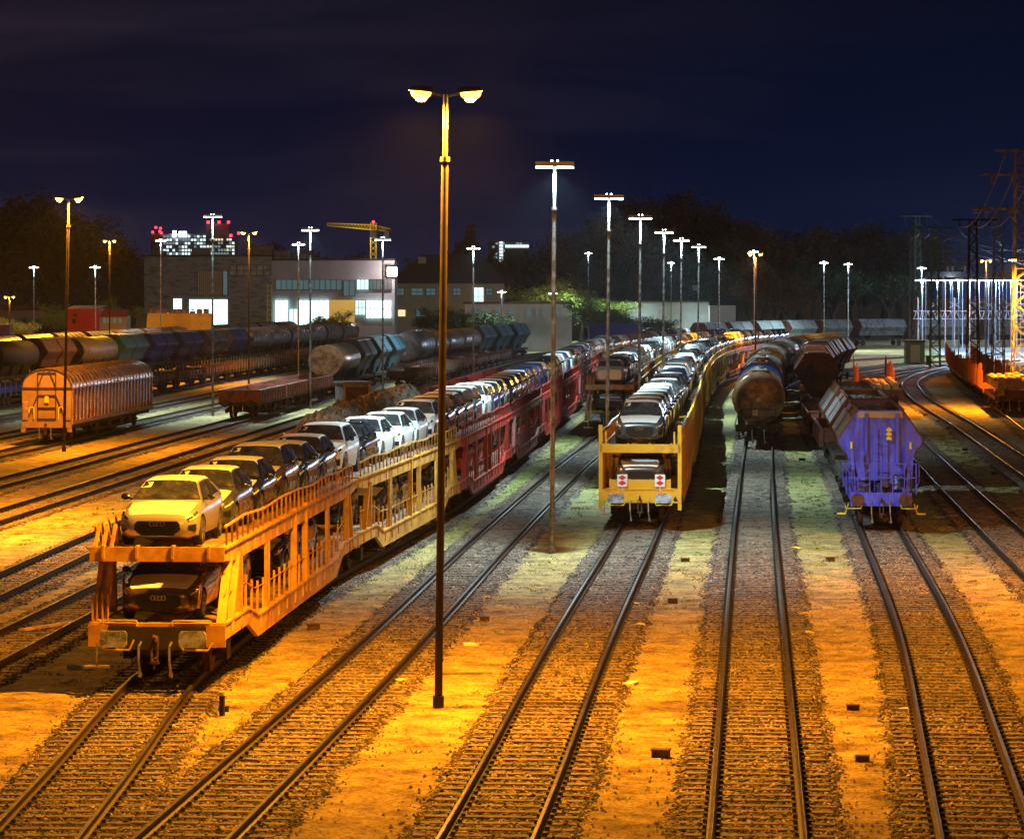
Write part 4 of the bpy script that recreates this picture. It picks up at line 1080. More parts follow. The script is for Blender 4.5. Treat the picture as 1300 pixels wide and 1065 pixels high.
# stake wagons on the right
def timber_load(w, y0, y1, z, lab, cols=4, parts=True):
    r = empty('timber_stack', on(w, 0, 0, z), w.rotation_euler.z, lab, 'timber', 'timber on the stake wagons')
    n = 0
    y = y0
    while y < y1-1:
        for c in range(cols):
            x = -1.2+c*2.4/cols+.04; hh = .7+random.choice([0, .0, .15])
            mb = MB(); mb.box(x, x+2.4/cols-.12, y, y+4.0, 0, hh); mb.box(x+.1, x+2.4/cols-.2, y+.3, y+3.6, hh, hh+.08)
            mb.build('timber_bundle', M['timber'], r)
        for yy in (y+.8, y+3): MB().box(-1.3, 1.3, yy, yy+.08, .62, .72).build('lashing', M['under'], r)
        y += 4.3
q = T['T6'].atY(228)
w = stake_wagon(18, tall=False); q = place(w, T['T6'], q, 18, 'flat wagon loaded with beams, nearest on its track beside the green verge', 'flat wagon', 'stake wagons', 1.1)
timber_load(w, .6, 16, 1.25, 'weathered timber beams on the flat wagon right of the gravel hoppers')
w = stake_wagon(18); q = place(w, T['T6'], q, 18, 'flat wagon with tall red stakes behind the beam-loaded flat wagon', 'stake wagon', 'stake wagons', 1.1)
w = copy_tree(w); q = place(w, T['T6'], q, 18, 'second red-staked flat wagon behind the beam-loaded flat wagon', 'stake wagon', 'stake wagons', 1.1)
q = T['T8'].atY(227)
w = stake_wagon(18, tall=False, deckload=False); e8 = w
q = place(w, T['T8'], q, 18, 'rusty flat wagon at the right edge loaded with cut timber', 'flat wagon', 'stake wagons', 1.1)
timber_load(w, .3, 16, 1.7, 'pale cut timber on the rusty flat wagon at the right edge')
cu = bpy.data.curves.new('t', 'FONT'); cu.body = 'S8'; cu.size = .62; cu.extrude = .01
to = bpy.data.objects.new('t', cu); COL.objects.link(to); dg = bpy.context.evaluated_depsgraph_get(); tm = bpy.data.meshes.new_from_object(to.evaluated_get(dg)); bpy.data.objects.remove(to)
tm.materials.clear(); tm.materials.append(M['signyel']); o = bpy.data.objects.new('painted_lettering', tm); COL.objects.link(o); o.parent = e8; o.location = (-1.3, -.06, 1.27); o.rotation_euler = (R(90), 0, 0)
pst = stake_wagon(18)
for i in range(6):
    w = pst if i == 0 else copy_tree(pst)
    q = place(w, T['T8'], q, 18, f"flat wagon with a row of red stakes, {ORD[i]} behind the timber wagon at right edge", 'stake wagon', 'stake wagons', .9)
# far train of dark hoppers across the right background
farT = Track([(20, 440), (44, 500), (60, 525), (80, 535), (110, 540), (150, 545), (220, 550)])
q = 20
for i in range(11):
    w = wagon('farhop', lambda: hopper('silver', 12.6, 'brown', 0, gravel=False, topz=4.3))
    q = place(w, farT, q, 12.6, f"grey-brown hopper wagon, {ORD[i]} from the left in the distant row before the trees", 'hopper wagon', 'distant hopper wagons before the trees', 1.2)

# covered wagon and the sidings on the left
w = covered_wagon(); place(w, T['C'], T['C'].atY(183), 27, 'ribbed round-roofed covered wagon standing alone beside the left lamp post', 'covered wagon', None)
q = T['B'].atY(218)
for i in range(3):
    w = wagon('lowred', lambda: open_wagon('rustred', 13.5, 1.95)); q = place(w, T['B'], q, 13.5, f"rust-red low-sided open wagon, {ORD[i]} of the short red row left of the hut", 'open wagon', 'short row of red open wagons', 1.0)
q = max(q, T['B'].atY(266))
w = round_hopper('bronze', 15, 1, ribs=False); q = place(w, T['B'], q, 15, 'dark brown round-ended hopper wagon behind the red open wagons', 'hopper wagon', 'mixed hopper row at the centre left', 1.2)
for i in range(3):
    w = wagon('tealhop', lambda: hopper('teal', 12.6, 'teal', 1, gravel=False, topz=4.4)); q = place(w, T['B'], q, 12.6, f"teal angular hopper wagon, {ORD[i]} behind the dark brown round hopper", 'hopper wagon', 'mixed hopper row at the centre left', 1.2)
q = max(q, T['B'].atY(335))
w = tank('steelblue', 17, 1.55, 3.0, band='silver'); q = place(w, T['B'], q, 17, 'steel-blue cylindrical tank wagon left of the tall orange lamp post', 'tank wagon', None, 1.2)
for i in range(3):
    w = wagon('ribhop', lambda: round_hopper('silver', 15, 1, lid=None)); q = place(w, T['B'], q, 15, f"grey ribbed round-topped hopper wagon, {ORD[i]} behind the steel-blue tank", 'hopper wagon', 'mixed hopper row at the centre left', 1.2)
for i in range(3):
    w = wagon('tealhop', None); q = place(w, T['B'], q, 12.6, f"teal angular hopper wagon, {ORD[i]} behind the grey ribbed hoppers", 'hopper wagon', 'mixed hopper row at the centre left', 1.2)
def row(tr, y0, n, L, key, maker, lab, cat, grp, start=0):
    q = T[tr].atY(y0)
    for i in range(n):
        w = wagon(key, maker); q = place(w, T[tr], q, L, lab.format(ORD[i+start]), cat, grp, 1.1)
row('A', 285, 7, 14, 'lowflat', lambda: flat_wagon(14, 'brown'), 'brown low flat wagon with stanchions, {} in the row behind the hut', 'flat wagon', 'flat wagons behind the hut')
row('E', 268, 9, 14, 'lowflat', None, 'brown low flat wagon with stanchions, {} in the row right of the covered wagon', 'flat wagon', 'flat wagons behind the covered wagon')
row('Fz', 232, 4, 14, 'lowviolet', lambda: flat_wagon(14, 'blue'), 'violet-blue low flat wagon, {} in the row at the left edge', 'flat wagon', 'violet flat wagons at the left edge')
# back rows of hoppers
q = T['H1'].atY(283)
seq = [('blackround','hopper wagon','black round-topped hopper wagon at the left edge'),('orangehop','hopper wagon','orange-brown hopper wagon end glowing under the left lamps'),
       ('darktank','hopper wagon','dark grey closed hopper wagon behind the orange-brown hopper'),('tealr','hopper wagon','dark teal closed hopper wagon left of the blue hoppers'),
       ('bluehop','hopper wagon','deep blue hopper wagon behind the covered wagon, nearest of the blue ones'),('bluehop','hopper wagon','deep blue hopper wagon, second of the blue ones'),
       ('greyhop','hopper wagon','grey hopper wagon between the blue hoppers'),('bluehop','hopper wagon','deep blue hopper wagon, farthest of the blue ones'),
       ('greyr','hopper wagon','grey ribbed hopper wagon, first before the grey building'),('greyr','hopper wagon','grey ribbed hopper wagon, second before the grey building'),
       ('greyr','hopper wagon','grey ribbed hopper wagon, third before the grey building'),('greyr','hopper wagon','grey ribbed hopper wagon, fourth before the grey building'),
       ('greyr','hopper wagon','grey ribbed hopper wagon, fifth before the grey building'),('greyr','hopper wagon','grey ribbed hopper wagon, sixth before the grey building')]
mk = dict(blackround=lambda: round_hopper('under', 12.6, 0, False), orangehop=lambda: hopper('brown', 12.6, 'rustred', 1, False), darktank=lambda: round_hopper('grey', 14, 0, False),
          tealr=lambda: hopper('teal', 12.6, 'teal', 0, False), bluehop=lambda: hopper('blue', 12.6, 'blue', 1, False, lidmat=M['silver']), greyhop=lambda: hopper('grey', 12.6, 'grey', 1, False, lidmat=M['silver']),
          greyr=lambda: round_hopper('grey', 14, 0, True))
for k, cat, lb in seq:
    w = wagon(k, mk[k]); q = place(w, T['H1'], q, 14 if k in ('darktank','greyr') else 12.6, lb, cat, 'hopper wagons in the nearer back row', 1.0)
q = T['H2'].atY(305)
for i in range(13):
    k = 'greyr' if i in (3, 5, 8, 9, 10) else ('darkround2' if i % 3 else 'brownr')
    mk2 = dict(greyr=mk['greyr'], darkround2=lambda: round_hopper('under', 13.5, 0, True, lid='silver'), brownr=lambda: round_hopper('brown', 13.5, 0, True))
    w = wagon(k, mk2[k]); nm = dict(greyr='grey ribbed', darkround2='black', brownr='dark brown')[k]
    q = place(w, T['H2'], q, 14 if k == 'greyr' else 13.5, f"{nm} round-topped hopper wagon, {ORD[i]} from the left in the farthest back row", 'hopper wagon', 'hopper wagons in the farthest back row', 1.0)
# rubble wagons and empties beside the left car train
q = T['T0b'].atY(146)
for i in range(9):
    w = wagon('rub', lambda: open_wagon('red' , 13.5, 2.15)); q0_ = q
    q = place(w, T['T0b'], q, 13.5, f"red open wagon {'full of rubble' if i < 3 else 'standing empty'}, {ORD[i]} in the row beside the left car train", 'open wagon', 'red open wagons beside the left car train', 1.0)
    if i < 3:
        o = heap(13.5, 2.0, M['scrap'], 'rubble_heap', '', 1.1); o.location = w.location; o.rotation_euler = w.rotation_euler
        tag(o, f"dark rubble heaped in the {ORD[i]} red open wagon beside the left car train", 'rubble', 'rubble heaps in wagons', 'stuff')
# hut
def hut(x, y, rz):
    r = empty('signal_hut', (x, y, GZ), rz, 'small dark flat-roofed hut with graffiti on its door, behind the rubble wagons', 'hut')
    cc = mat('concrete_grey', (.28, .27, .25), .85, 0, .3, 2, (.12,.12,.1), .35)
    MB().box(-1.0, 1.0, -.9, .9, 0, 2.75).build('wall', cc, r)
    MB().box(-1.1, 1.1, -1.0, 1.0, 2.752, 2.88).build('roof', cc, r)
    mb = MB()
    for x_ in (-.98, .82): mb.box(x_, x_+.16, -.96, -.9, 0, 2.7)
    mb.build('corner_trim', mat('trim_tan', (.45,.33,.2), .7), r)
    d = MB().box(-.8, .8, -.94, -.9, .05, 2.5).build('door', M['brown'], r)
    t = bpy.data.curves.new('t', 'FONT'); t.body = 'DOJRR'; t.size = .42; t.extrude = .005
    to = bpy.data.objects.new('t', t); COL.objects.link(to); dg = bpy.context.evaluated_depsgraph_get(); m_ = bpy.data.meshes.new_from_object(to.evaluated_get(dg)); bpy.data.objects.remove(to)
    m_.materials.clear(); m_.materials.append(M['white']); g = bpy.data.objects.new('graffiti', m_); COL.objects.link(g); g.parent = d; g.location = (-.52, -.955, 1.15); g.rotation_euler = (R(90), 0, 0)
hut(-10.9, 216, .35)

# ------------------------------------------------------------------ lamp posts
ORANGE = (1.0, .375, .015); LED = (.60, .92, 1.0)
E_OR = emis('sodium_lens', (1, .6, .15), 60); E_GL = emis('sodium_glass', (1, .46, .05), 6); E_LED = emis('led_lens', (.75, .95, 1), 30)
def light(name, loc, P, col, parent, rad=.1, cone=0):
    l = bpy.data.lights.new(name, 'SPOT' if cone else 'POINT')
    if cone: l.spot_size = R(cone); l.spot_blend = 1.0 if cone > 170 else .7
    l.energy = P; l.color = col; l.shadow_soft_size = rad
    o = bpy.data.objects.new(name, l); COL.objects.link(o); o.location = loc; o.parent = parent; return o
def post(kind, X, Y, hh, P, label, lean=0, rot=0, group=None, cone=178):
    r = empty('lamp_post', (X, Y, GZ), rot, label, 'lamp post', group); r.rotation_euler = (0, lean, rot); H = hh-GZ
    mb = MB(); s1 = .08*H; k1 = H*.89
    mb.cyl((0,0,0), (0,0,k1), .085, 12, 0, .075); mb.cyl((0,0,0), (0,0,.25), .12, 12); mb.cyl((0,0,1.0),(0,0,1.04),.1,12)
    mb.build('pole', M['polebrown'] if kind == 'sodium' else M['galv'], r)
    mb = MB(); mb.cyl((0,0,k1), (0,0,k1+.1), .105, 12); mb.cyl((0,0,k1), (0,0,H), .055, 10); mb.build('pole_top', M['galv'], r)
    if kind == 'sodium':
        for s_ in (-1, 1):
            mb = MB(); mb.bar((0,0,H-.05), (s_*.28, 0, H+.02), .05); mb.build('bracket_arm', M['galv'], r)
            mb = MB(); mb.prism([(s_*.25,H+.03),(s_*.25,H+.13),(s_*.4,H+.17),(s_*.75,H+.16),(s_*.8,H+.08)], 'y', -.16, .16)
            hd = mb.build('lamp_head', M['under'], r)
            mb = MB(); rings = [[(s_*(.53+.22*k_*math.cos(2*PI*i_/14)), .16*k_*math.sin(2*PI*i_/14), H+.06-dz_) for i_ in range(14)] for k_, dz_ in ((1,0),(1,.04),(.9,.1),(.65,.15),(.3,.175))]
            mb.loft(rings); ln_ = mb.build('lens', E_GL, hd)
            MB().cyl((s_*.53, 0, H-.1), (s_*.53, 0, H-.16), .13, 12, 0, .07).build('bulb', E_OR, ln_)
            light('lamp_light', (s_*.55, 0, H-.22), P/2*(1.15 if cone else 1), ORANGE, hd, .09, cone)
            if cone: light('lamp_light', (s_*.92, 0, H+.08), P*.06, ORANGE, hd, .05)  # extra bare light past the head end, added for glow above the lamp
    else:
        mb = MB(); mb.box(-.66, .66, -.22, .22, H+.03, H+.2); hd = mb.build('lamp_head', mat('led_housing', (.45,.4,.33), .5, .2), r)
        for s_ in (-.1, .1): mb = MB(); mb.cyl((s_, 0, H+.2), (s_, 0, H+.25), .03, 8); mb.build('glowing_bolt', E_LED if P > 500 else M['steel'], hd)  # bolts given the glow of the lens, though they are no lamp
        mb = MB(); mb.box(-.64, -.07, -.2, .2, H-.015, H+.028); mb.box(.07, .64, -.2, .2, H-.015, H+.028); mb.build('lens', E_LED, hd)
        if P > 0:
            light('lamp_light', (0, -.16, H-.14), P*1.1, LED, hd, .06, 138)
    return r
PS, PL = 29000, 18000
post('sodium', (556.5-650)*67.7/4000, 67.7, 8.63+(373-120)*67.7/4000, PS*1.15, 'tall rusty orange-glowing twin lamp post in the foreground', lean=.012, group='orange lamp posts')
post('sodium', (81-650)*177/4000, 177, 8.63+(373-253)*177/4000, PS*.9, 'tall orange twin lamp post in front of the ribbed covered wagon', lean=.02, cone=178, group='orange lamp posts')
post('sodium', (139-650)*370/4000, 370, 8.63+(373-306)*370/4000, PS*.8, 'smaller orange twin lamp post before the left trees', cone=0, group='orange lamp posts')
post('sodium', (316-650)*310/4000, 310, 8.63+(373-296)*310/4000, PS*.8, 'orange twin lamp post in front of the grey building', group='orange lamp posts')
post('sodium', (959-650)*330/4000, 330, 8.63+(373-323)*330/4000, PS*.6, 'orange lamp post before the dark trees right of the white shed', group='orange lamp posts')
post('sodium', (1252-650)*420/4000, 420, 8.63+(373-331)*420/4000, PS*.6, 'orange lamp post above the station masts at the right', cone=0, group='orange lamp posts')
post('sodium', 22.5, 92, 13.0, PS, 'added out-of-view orange twin lamp post beside the right-hand tracks', group='orange lamp posts')  # unseen post added to light the sand on the right
post('sodium', -27, 118, 14.0, PS*3.2, 'added out-of-view orange twin lamp post left of the outermost siding', cone=178, group='orange lamp posts')  # out-of-view post, added for more orange light on the left ground
post('sodium', -5.6, 27, 13.0, PS*.6, 'added out-of-view orange twin lamp post beside the tracks nearest the bridge', group='orange lamp posts')  # post added out of view to light the near sand and train fronts
for i, (x, y, Y) in enumerate([(704,213,107.7),(773,253,143),(813,278,181),(843,296,223),(865,306,257),(887,314,291),(913,329,391)]):
    post('led', (x-650)*Y/4000-.1, Y, 8.63+(373-y)*Y/4000, PL, f"white LED lamp post, {ORD[i]} of the central row between the car trains", group='central row of white lamp posts', lean=.008)
for x, y, Y, P, lb in [(957,320,430,12000,'white lamp post beside the orange lamp before the right trees'),(1046,334,488,14000,'white lamp post before the right trees, left of a pair'),(1077,336,492,14000,'white lamp post before the right trees, right of a pair'),
      (747,322,585,14000,'white lamp post left of the second central lamp post, near the autumn trees'),(852,334,588,16000,'small white lamp post between the fourth and fifth central lamps'),(601,316,310,16000,'white lamp post in front of the yellow house with dark roof'),
      (486,305,262,6500,'white lamp post before the right end of the grey building'),(394,293,243,20000,'white lamp post before the lit glass of the grey building'),(379,311,330,6500,'shorter white lamp post left of the glass hall lamp'),
      (270,276,229,20000,'tall white lamp post before the lit garage door'),(204,306,400,6500,'white lamp post before the dark left part of grey building'),
      (43,340,450,6500,'white lamp post at the far left trees'),(121,340,400,6500,'white lamp post behind the red building at left'),(637,371,478,3000,'short white lamp before the low white office, left one'),(702,373,478,3000,'short white lamp before the low white office, right one'),(1170,341,470,6500,'white lamp post behind the dark lattice mast')]:
    post('led', (x-650)*Y/4000, Y, 8.63+(373-y)*Y/4000, P, lb, group='white lamp posts of the yard')
post('sodium', (12-650)*430/4000, 430, 8.63+(373-377)*430/4000, 4000, 'low orange lamp post at the far left edge', cone=0, group='orange lamp posts')
# ------------------------------------------------------------------ background buildings
def px(x, Y): return (x-CX)*Y/F
def pz(y, Y): return CAMH-(y-HZ)*Y/F
CONC = mat('facade_dark_concrete', (.26, .28, .26), .8, 0, .3, .5, (.08,.08,.08), .3, stretch=(1,1,3))
CONL = mat('facade_light_panel', (.34, .34, .38), .7, 0, .15, .4)
WARM = emis('lit_window_warm', (1, .75, .4), 1.0); COOL = emis('lit_window_cool', (.55, .95, .9), 1.6); COOLB = emis('lit_hall_bright', (.62, 1, .93), 3.0)
DIMW = emis('dim_window', (.2, .4, .42), .22); REDL = emis('red_beacon', (1, .03, .05), 5); BLUEL = emis('blue_neon', (.03, .05, 1), 3.5)
def block(root, name, x0, x1, Y, y_top, m_, depth=14, zb=GZ, th=None):
    return MB().box(px(x0, Y), px(x1, Y), Y, Y+depth, zb, pz(y_top, Y)).build(name, m_, root)
def window(root, x0, x1, y0, y1, Y, m_, n=1, rows=0, frame=None, name='window'):
    f = MB(); X0, X1, Z0, Z1 = px(x0, Y), px(x1, Y), pz(y1, Y), pz(y0, Y)
    w = MB().box(X0, X1, Y-.06, Y+.05, Z0, Z1).build(name, m_, root)
    for k in range(n+1): c = X0+(X1-X0)*k/n; f.box(c-.05, c+.05, Y-.12, Y-.062, Z0, Z1)
    for k in range(rows+2): c = Z0+(Z1-Z0)*k/(rows+1); f.box(X0, X1, Y-.11, Y-.064, c-.05, c+.05)
    f.build('frame', frame or M['under'], w); return w
Y = 520
b = empty('grey_office_building', (0, 0, 0)); tag(b, 'long modern grey building with lit garage door and lit glass hall', 'building')
block(b, 'wall', 183, 345, Y, 326, CONC); block(b, 'wall', 345.2, 501, Y+.3, 331, CONL, 13)
MB().box(px(182,Y), px(346,Y), Y-.3, Y+14.2, pz(326,Y), pz(326,Y)+.3).build('roof', M['under'], b)
MB().box(px(345.5,Y), px(502,Y), Y-.1, Y+13.5, pz(331,Y), pz(331,Y)+.3).build('roof', M['under'], b)
window(b, 240, 289, 380, 416, Y, COOLB, 4, 0, name='garage_door'); window(b, 220, 231, 379, 393, Y, COOLB, 1)
window(b, 251, 282, 344, 375, Y, mat('louvre_cream', (.5,.48,.33), .6, stretch=(6,1,1)), 12, 0, M['grey'], 'louvre_panel'); window(b, 283, 289, 344, 375, Y, DIMW, 1)
window(b, 292, 343, 337, 350, Y, mat('translucent_band', (.3,.4,.38), .4, 0, .7, .6), 6, 1)
window(b, 350, 434, 355, 368, Y, DIMW, 12, 0); window(b, 436, 451, 356, 376, Y, DIMW, 2); window(b, 453, 468, 355, 368, Y, COOL, 3); window(b, 469, 497, 355, 368, Y, DIMW, 6)
window(b, 349, 366, 381, 414, Y, COOLB, 3, 0); window(b, 367, 378, 392, 414, Y, COOL, 2, name='door'); window(b, 379, 418, 381, 414, Y, COOLB, 6, 0)
MB().box(px(418.4,Y), px(450,Y), Y-.1, Y+.28, GZ, pz(381,Y)).build('yellow_wall_panel', emis('glowing_yellow_wall', (1,.6,.12), .35, (.6,.4,.1)), b)  # wall glows by itself in place of lamp light falling on it
window(b, 451, 464, 381, 400, Y, COOL, 3, 1); window(b, 465, 497, 381, 404, Y, COOLB, 6, 1)
for x0, x1, t in ((190,205,318),(240,262,314),(320,343,312),(345,365,318),(376,392,322)): MB().box(px(x0,Y), px(x1,Y), Y+4, Y+8, pz(331,Y), pz(t,Y)).build('roof_plant', M['grey'], b)
r = empty('access_ladder', (px(342.5,Y), Y-.8, 0)); tag(r, 'orange-lit ladder mast against the corner of the grey building', 'ladder')
mb = MB(); 
for x in (-.35, .35): mb.bar((x,0,GZ), (x,0,pz(360,Y)), .12)
z = .3
while z < pz(361,Y): mb.bar((-.35,0,z), (.35,0,z), .1); z += .8
mb.build('ladder_frame', M['signyel'], r)
r = empty('floodlight', (px(498,Y), Y-.6, pz(345,Y))); tag(r, 'bright floodlight at the right corner of the grey building', 'floodlight')
MB().box(-.85,.85,-.2,.2,-.8,.8).build('housing', M['under'], r); MB().box(-.75,.75,-.26,-.2,-.7,.7).build('lens', emis('flood_lens', (1,.8,.75), 90), r); light('floodlight_light', (0,-2,0), 1500, (1,.8,.75), r, .4)
def hip(root, x0, x1, Y, depth, ze, zr, m_, name='roof', ov=.5):
    X0, X1 = px(x0, Y)-ov, px(x1, Y)+ov; i = min(depth/2, (X1-X0)/3)
    v = [(X0,Y-ov,ze),(X1,Y-ov,ze),(X1,Y+depth+ov,ze),(X0,Y+depth+ov,ze),(X0+i,Y+depth/2,zr),(X1-i,Y+depth/2,zr)]
    return MB().add(v, [(0,1,5,4),(1,2,5),(2,3,4,5),(3,0,4),(3,2,1,0)]).build(name, m_, root)
ROOF = mat('dark_roof_tiles', (.05,.045,.045), .8, 0, .4, 2); CREAM = mat('cream_render', (.55,.45,.25), .85, 0, .15, .5); WHW = mat('white_render', (.62,.62,.58), .8, 0, .15, .6)
Y = 560
b = empty('house'); tag(b, 'yellow two-storey house with large dark hipped roof', 'house')
block(b, 'wall', 500, 640, Y, 360, CREAM, 12); hip(b, 496, 644, Y, 12, pz(360,Y), pz(323,Y), ROOF)
for x0, x1 in ((503,513),(522,537),(541,553),(575,585),(617,625)): window(b, x0, x1, 366, 375, Y, DIMW, 2, 1)
window(b, 600, 614, 365, 388, Y, COOL, 2, 1, WHW); window(b, 505, 515, 393, 402, Y, WARM, 1); window(b, 528, 540, 393, 402, Y, DIMW, 1)
MB().box(px(530,Y), px(540,Y), Y+4, Y+6, pz(345,Y), pz(326,Y)).build('chimney', CREAM, b)
Y = 490
b = empty('office_annex'); tag(b, 'low white flat-roofed office right of the yellow house', 'building')
block(b, 'wall', 590, 726, Y, 386, WHW, 9); MB().box(px(588,Y), px(728,Y), Y-.4, Y+9.4, pz(386,Y), pz(386,Y)+.35).build('roof', M['grey'], b)
for x0, x1 in ((600,606),(612,618),(628,634),(645,652),(668,674),(680,684),(688,692),(706,712)): window(b, x0, x1, 391, 403, Y, DIMW, 1, 1, WHW)
Y = 600
b = empty('white_shed'); tag(b, 'long white flat-roofed shed in front of the autumn trees', 'shed')
block(b, 'wall', 796, 900, Y, 384, WHW, 8); block(b, 'wall', 773, 795.6, Y, 384.5, mat('tan_metal', (.25,.2,.14), .7), 8)
MB().box(px(772,Y), px(901,Y), Y-.3, Y+8.3, pz(384,Y), pz(384,Y)+.25).build('roof', M['grey'], b)
mb = MB()
for k in range(14): c = px(798+k*7.6, Y); mb.box(c-.06, c+.06, Y-.07, Y, GZ, pz(384,Y))
mb.build('wall_battens', WHW, b)
b = empty('white_container'); tag(b, 'white container-like hut right of the long white shed', 'container')
MB().box(px(901,580), px(934,580), 580, 583, GZ, pz(388,580)).build('body', WHW, b); mb = MB()
for k in range(14): c = px(902+k*2.4, 580); mb.box(c-.05, c+.05, 579.9, 580, GZ, pz(389,580))
mb.build('corrugation', WHW, b)
Y = 440
b = empty('blue_container'); tag(b, 'long deep-blue container behind the left car train', 'container')
BL = mat('container_blue', (.02,.04,.30), .6, 0, .3, 1)
MB().box(px(748,Y), px(815,Y), Y, Y+2.5, .9, pz(411,Y)).build('body', BL, b); mb = MB()
for k in range(24): c = px(749+k*2.8, Y); mb.box(c-.06, c+.06, Y-.07, Y, .95, pz(412,Y))
mb.build('corrugation', BL, b); MB().box(px(748,Y), px(815,Y), Y+.3, Y+2.2, GZ, .88).build('chassis', M['under'], b)
# gabled ivy house
Y = 620
b = empty('gabled_house'); tag(b, 'steep-gabled pale house among trees above the white shed', 'house')
MB().prism([(px(865,Y), GZ), (px(901,Y), GZ), (px(901,Y), pz(376,Y)), (px(882,Y), pz(346,Y)), (px(865,Y), pz(382,Y))], 'y', Y, Y+10).build('wall', mat('ivy_wall', (.36,.42,.42), .9, 0, .7, 1.2, (.05,.09,.05), .5), b)
MB().add([(px(882,Y),Y-.4,pz(345,Y)),(px(903,Y),Y-.4,pz(377,Y)),(px(903,Y),Y+10.4,pz(377,Y)),(px(882,Y),Y+10.4,pz(345,Y)),(px(862,Y),Y-.4,pz(384,Y)),(px(862,Y),Y+10.4,pz(384,Y))],[(0,1,2,3),(0,3,5,4)]).build('roof', ROOF, b)
window(b, 878, 886, 362, 370, Y, DIMW, 2, 1)
# far lit tower blocks
def far_block(name, lab, x0, x1, y0, Y, depth, wm, cols, rows, lit, p=.6, seed=1, extra=None):
    b = empty(name); tag(b, lab, 'building'); rr = random.Random(seed)
    block(b, 'wall', x0, x1, Y, y0, wm, depth); yb = y0+rows*(4.6 if rows > 4 else 7)
    for i in range(cols):
        for j in range(rows):
            if rr.random() > p: continue
            w = (x1-x0)/cols; xx = x0+w*(i+.15); yy = y0+2+j*4.4
            m_ = rr.choice(lit); MB().box(px(xx,Y), px(xx+w*.7,Y), Y-.15, Y, pz(yy+2.6,Y), pz(yy,Y)).build('window', m_, b)
    return b
HW = mat('hospital_wall', (.2,.22,.24), .7); WH2 = emis('far_window_white', (.75,.95,1), 1.4); WH3 = emis('far_window_dim', (.5,.7,.7), .35)
Y = 1500
far_block('hospital_block', 'distant lit hospital tower block, right wing with red beacons', 262, 298, 301, Y, 20, HW, 10, 6, [WH2, WH3, WARM, WH3], .8, 2)
b = far_block('hospital_block', 'distant lit hospital block, brightest wide left wing', 203, 261.5, 297, Y+3, 20, HW, 15, 6, [WH2, WH2, WH3], .85, 3)
window(b, 219, 224, 293, 301, Y+2, emis('far_sign_white', (.7,.9,1), 12), 1, name='roof_sign'); window(b, 227, 237, 294, 300, Y+2, emis('far_sign_white', (.7,.9,1), 12), 1, name='roof_sign')
b = empty('hospital_tower'); tag(b, 'distant dark stair tower with red beacon lights', 'tower'); block(b, 'wall', 191, 206, Y, 297, HW, 12); 
for x, y in ((194,295),(203,294),(198,289),(204,290),(205,296)): MB().box(px(x,Y)-.5, px(x,Y)+.5, Y-1, Y, pz(y,Y)-.5, pz(y,Y)+.5).build('beacon', REDL, b)
b = empty('rooftop_plant_block'); tag(b, 'distant rooftop structure with red beacons above the hospital', 'building'); block(b, 'wall', 262, 290, Y+6, 284, HW, 8, zb=pz(301,Y))
for x, y in ((263,282),(277,282),(289,282),(302,296),(292,299)): MB().box(px(x,Y)-.6, px(x,Y)+.6, Y+4, Y+5, pz(y,Y)-.6, pz(y,Y)+.6).build('beacon', REDL, b)
Y = 1100
b = far_block('apartment_block', 'distant apartment block with lit top floor and bright stair column', 620, 672, 306, Y, 14, mat('block_tan', (.22,.2,.17), .8), 12, 5, [WH3], .12, 5)
for k in range(8): 
    MB().box(px(641.5+k*3.8,Y), px(644.6+k*3.8,Y), Y-.3, Y-.16, pz(314.5,Y), pz(311,Y)).build('window', WH2, b)
for k in range(7): MB().box(px(634,Y), px(638.5,Y), Y-.3, Y-.16, pz(309.6+k*3.9,Y), pz(307+k*3.9,Y)).build('window', WH2, b)
b = empty('blue_lit_building'); tag(b, 'distant building with a strip of blue light behind the trees', 'building'); Y = 760
block(b, 'wall', 748, 812, Y, 324, M['grey'], 10)
for k in range(5): MB().box(px(753+k*7.5,Y), px(758.5+k*7.5,Y), Y-.3, Y, pz(334,Y), pz(330,Y)).build('neon_strip', BLUEL, b)
# crane
Y = 900
b = empty('tower_crane'); tag(b, 'tower crane with long jib above the grey building', 'crane'); X = px(474, Y); zj = pz(292, Y)
mb = MB()
for sx in (-.8, .8):
    for sy in (-.8, .8): mb.bar((X+sx, Y+sy, GZ), (X+sx, Y+sy, zj+2), .22)
z = 0
while z < zj: mb.bar((X-.8,Y-.8,z),(X+.8,Y-.8,z+1.6),.14); mb.bar((X+.8,Y-.8,z),(X-.8,Y-.8,z+1.6),.14); z += 1.6
mb.build('mast', M['signyel'], b)
mb = MB()
def jib(a, c, n):
    a = Vector(a); c = Vector(c)
    mb.bar(a+Vector((0,-.6,0)), c+Vector((0,-.6,0)), .25); mb.bar(a+Vector((0,.6,0)), c+Vector((0,.6,0)), .25); mb.bar(a+Vector((0,0,1.4)), c+Vector((0,0,.7)), .25)
    for k in range(n):
        t = k/n; t2 = (k+.5)/n; t3 = (k+1)/n
        mb.bar(a.lerp(c,t)+Vector((0,-.6,0)), a.lerp(c,t2)+Vector((0,0,1.3-.6*t)), .13); mb.bar(a.lerp(c,t3)+Vector((0,-.6,0)), a.lerp(c,t2)+Vector((0,0,1.3-.6*t)), .13)
jib((X, Y, zj), (px(416,Y), Y-4, pz(287,Y)), 14); jib((X, Y, zj), (px(496,Y), Y+2, pz(294,Y)), 5)
mb.build('jib', M['signyel'], b); MB().box(X-1, X+1, Y-1.2, Y+1.2, zj-2.2, zj-.2).build('cab', M['under'], b); MB().box(px(488,Y), px(494,Y), Y, Y+2, zj-3, zj-.4).build('counterweight', M['grey'], b)
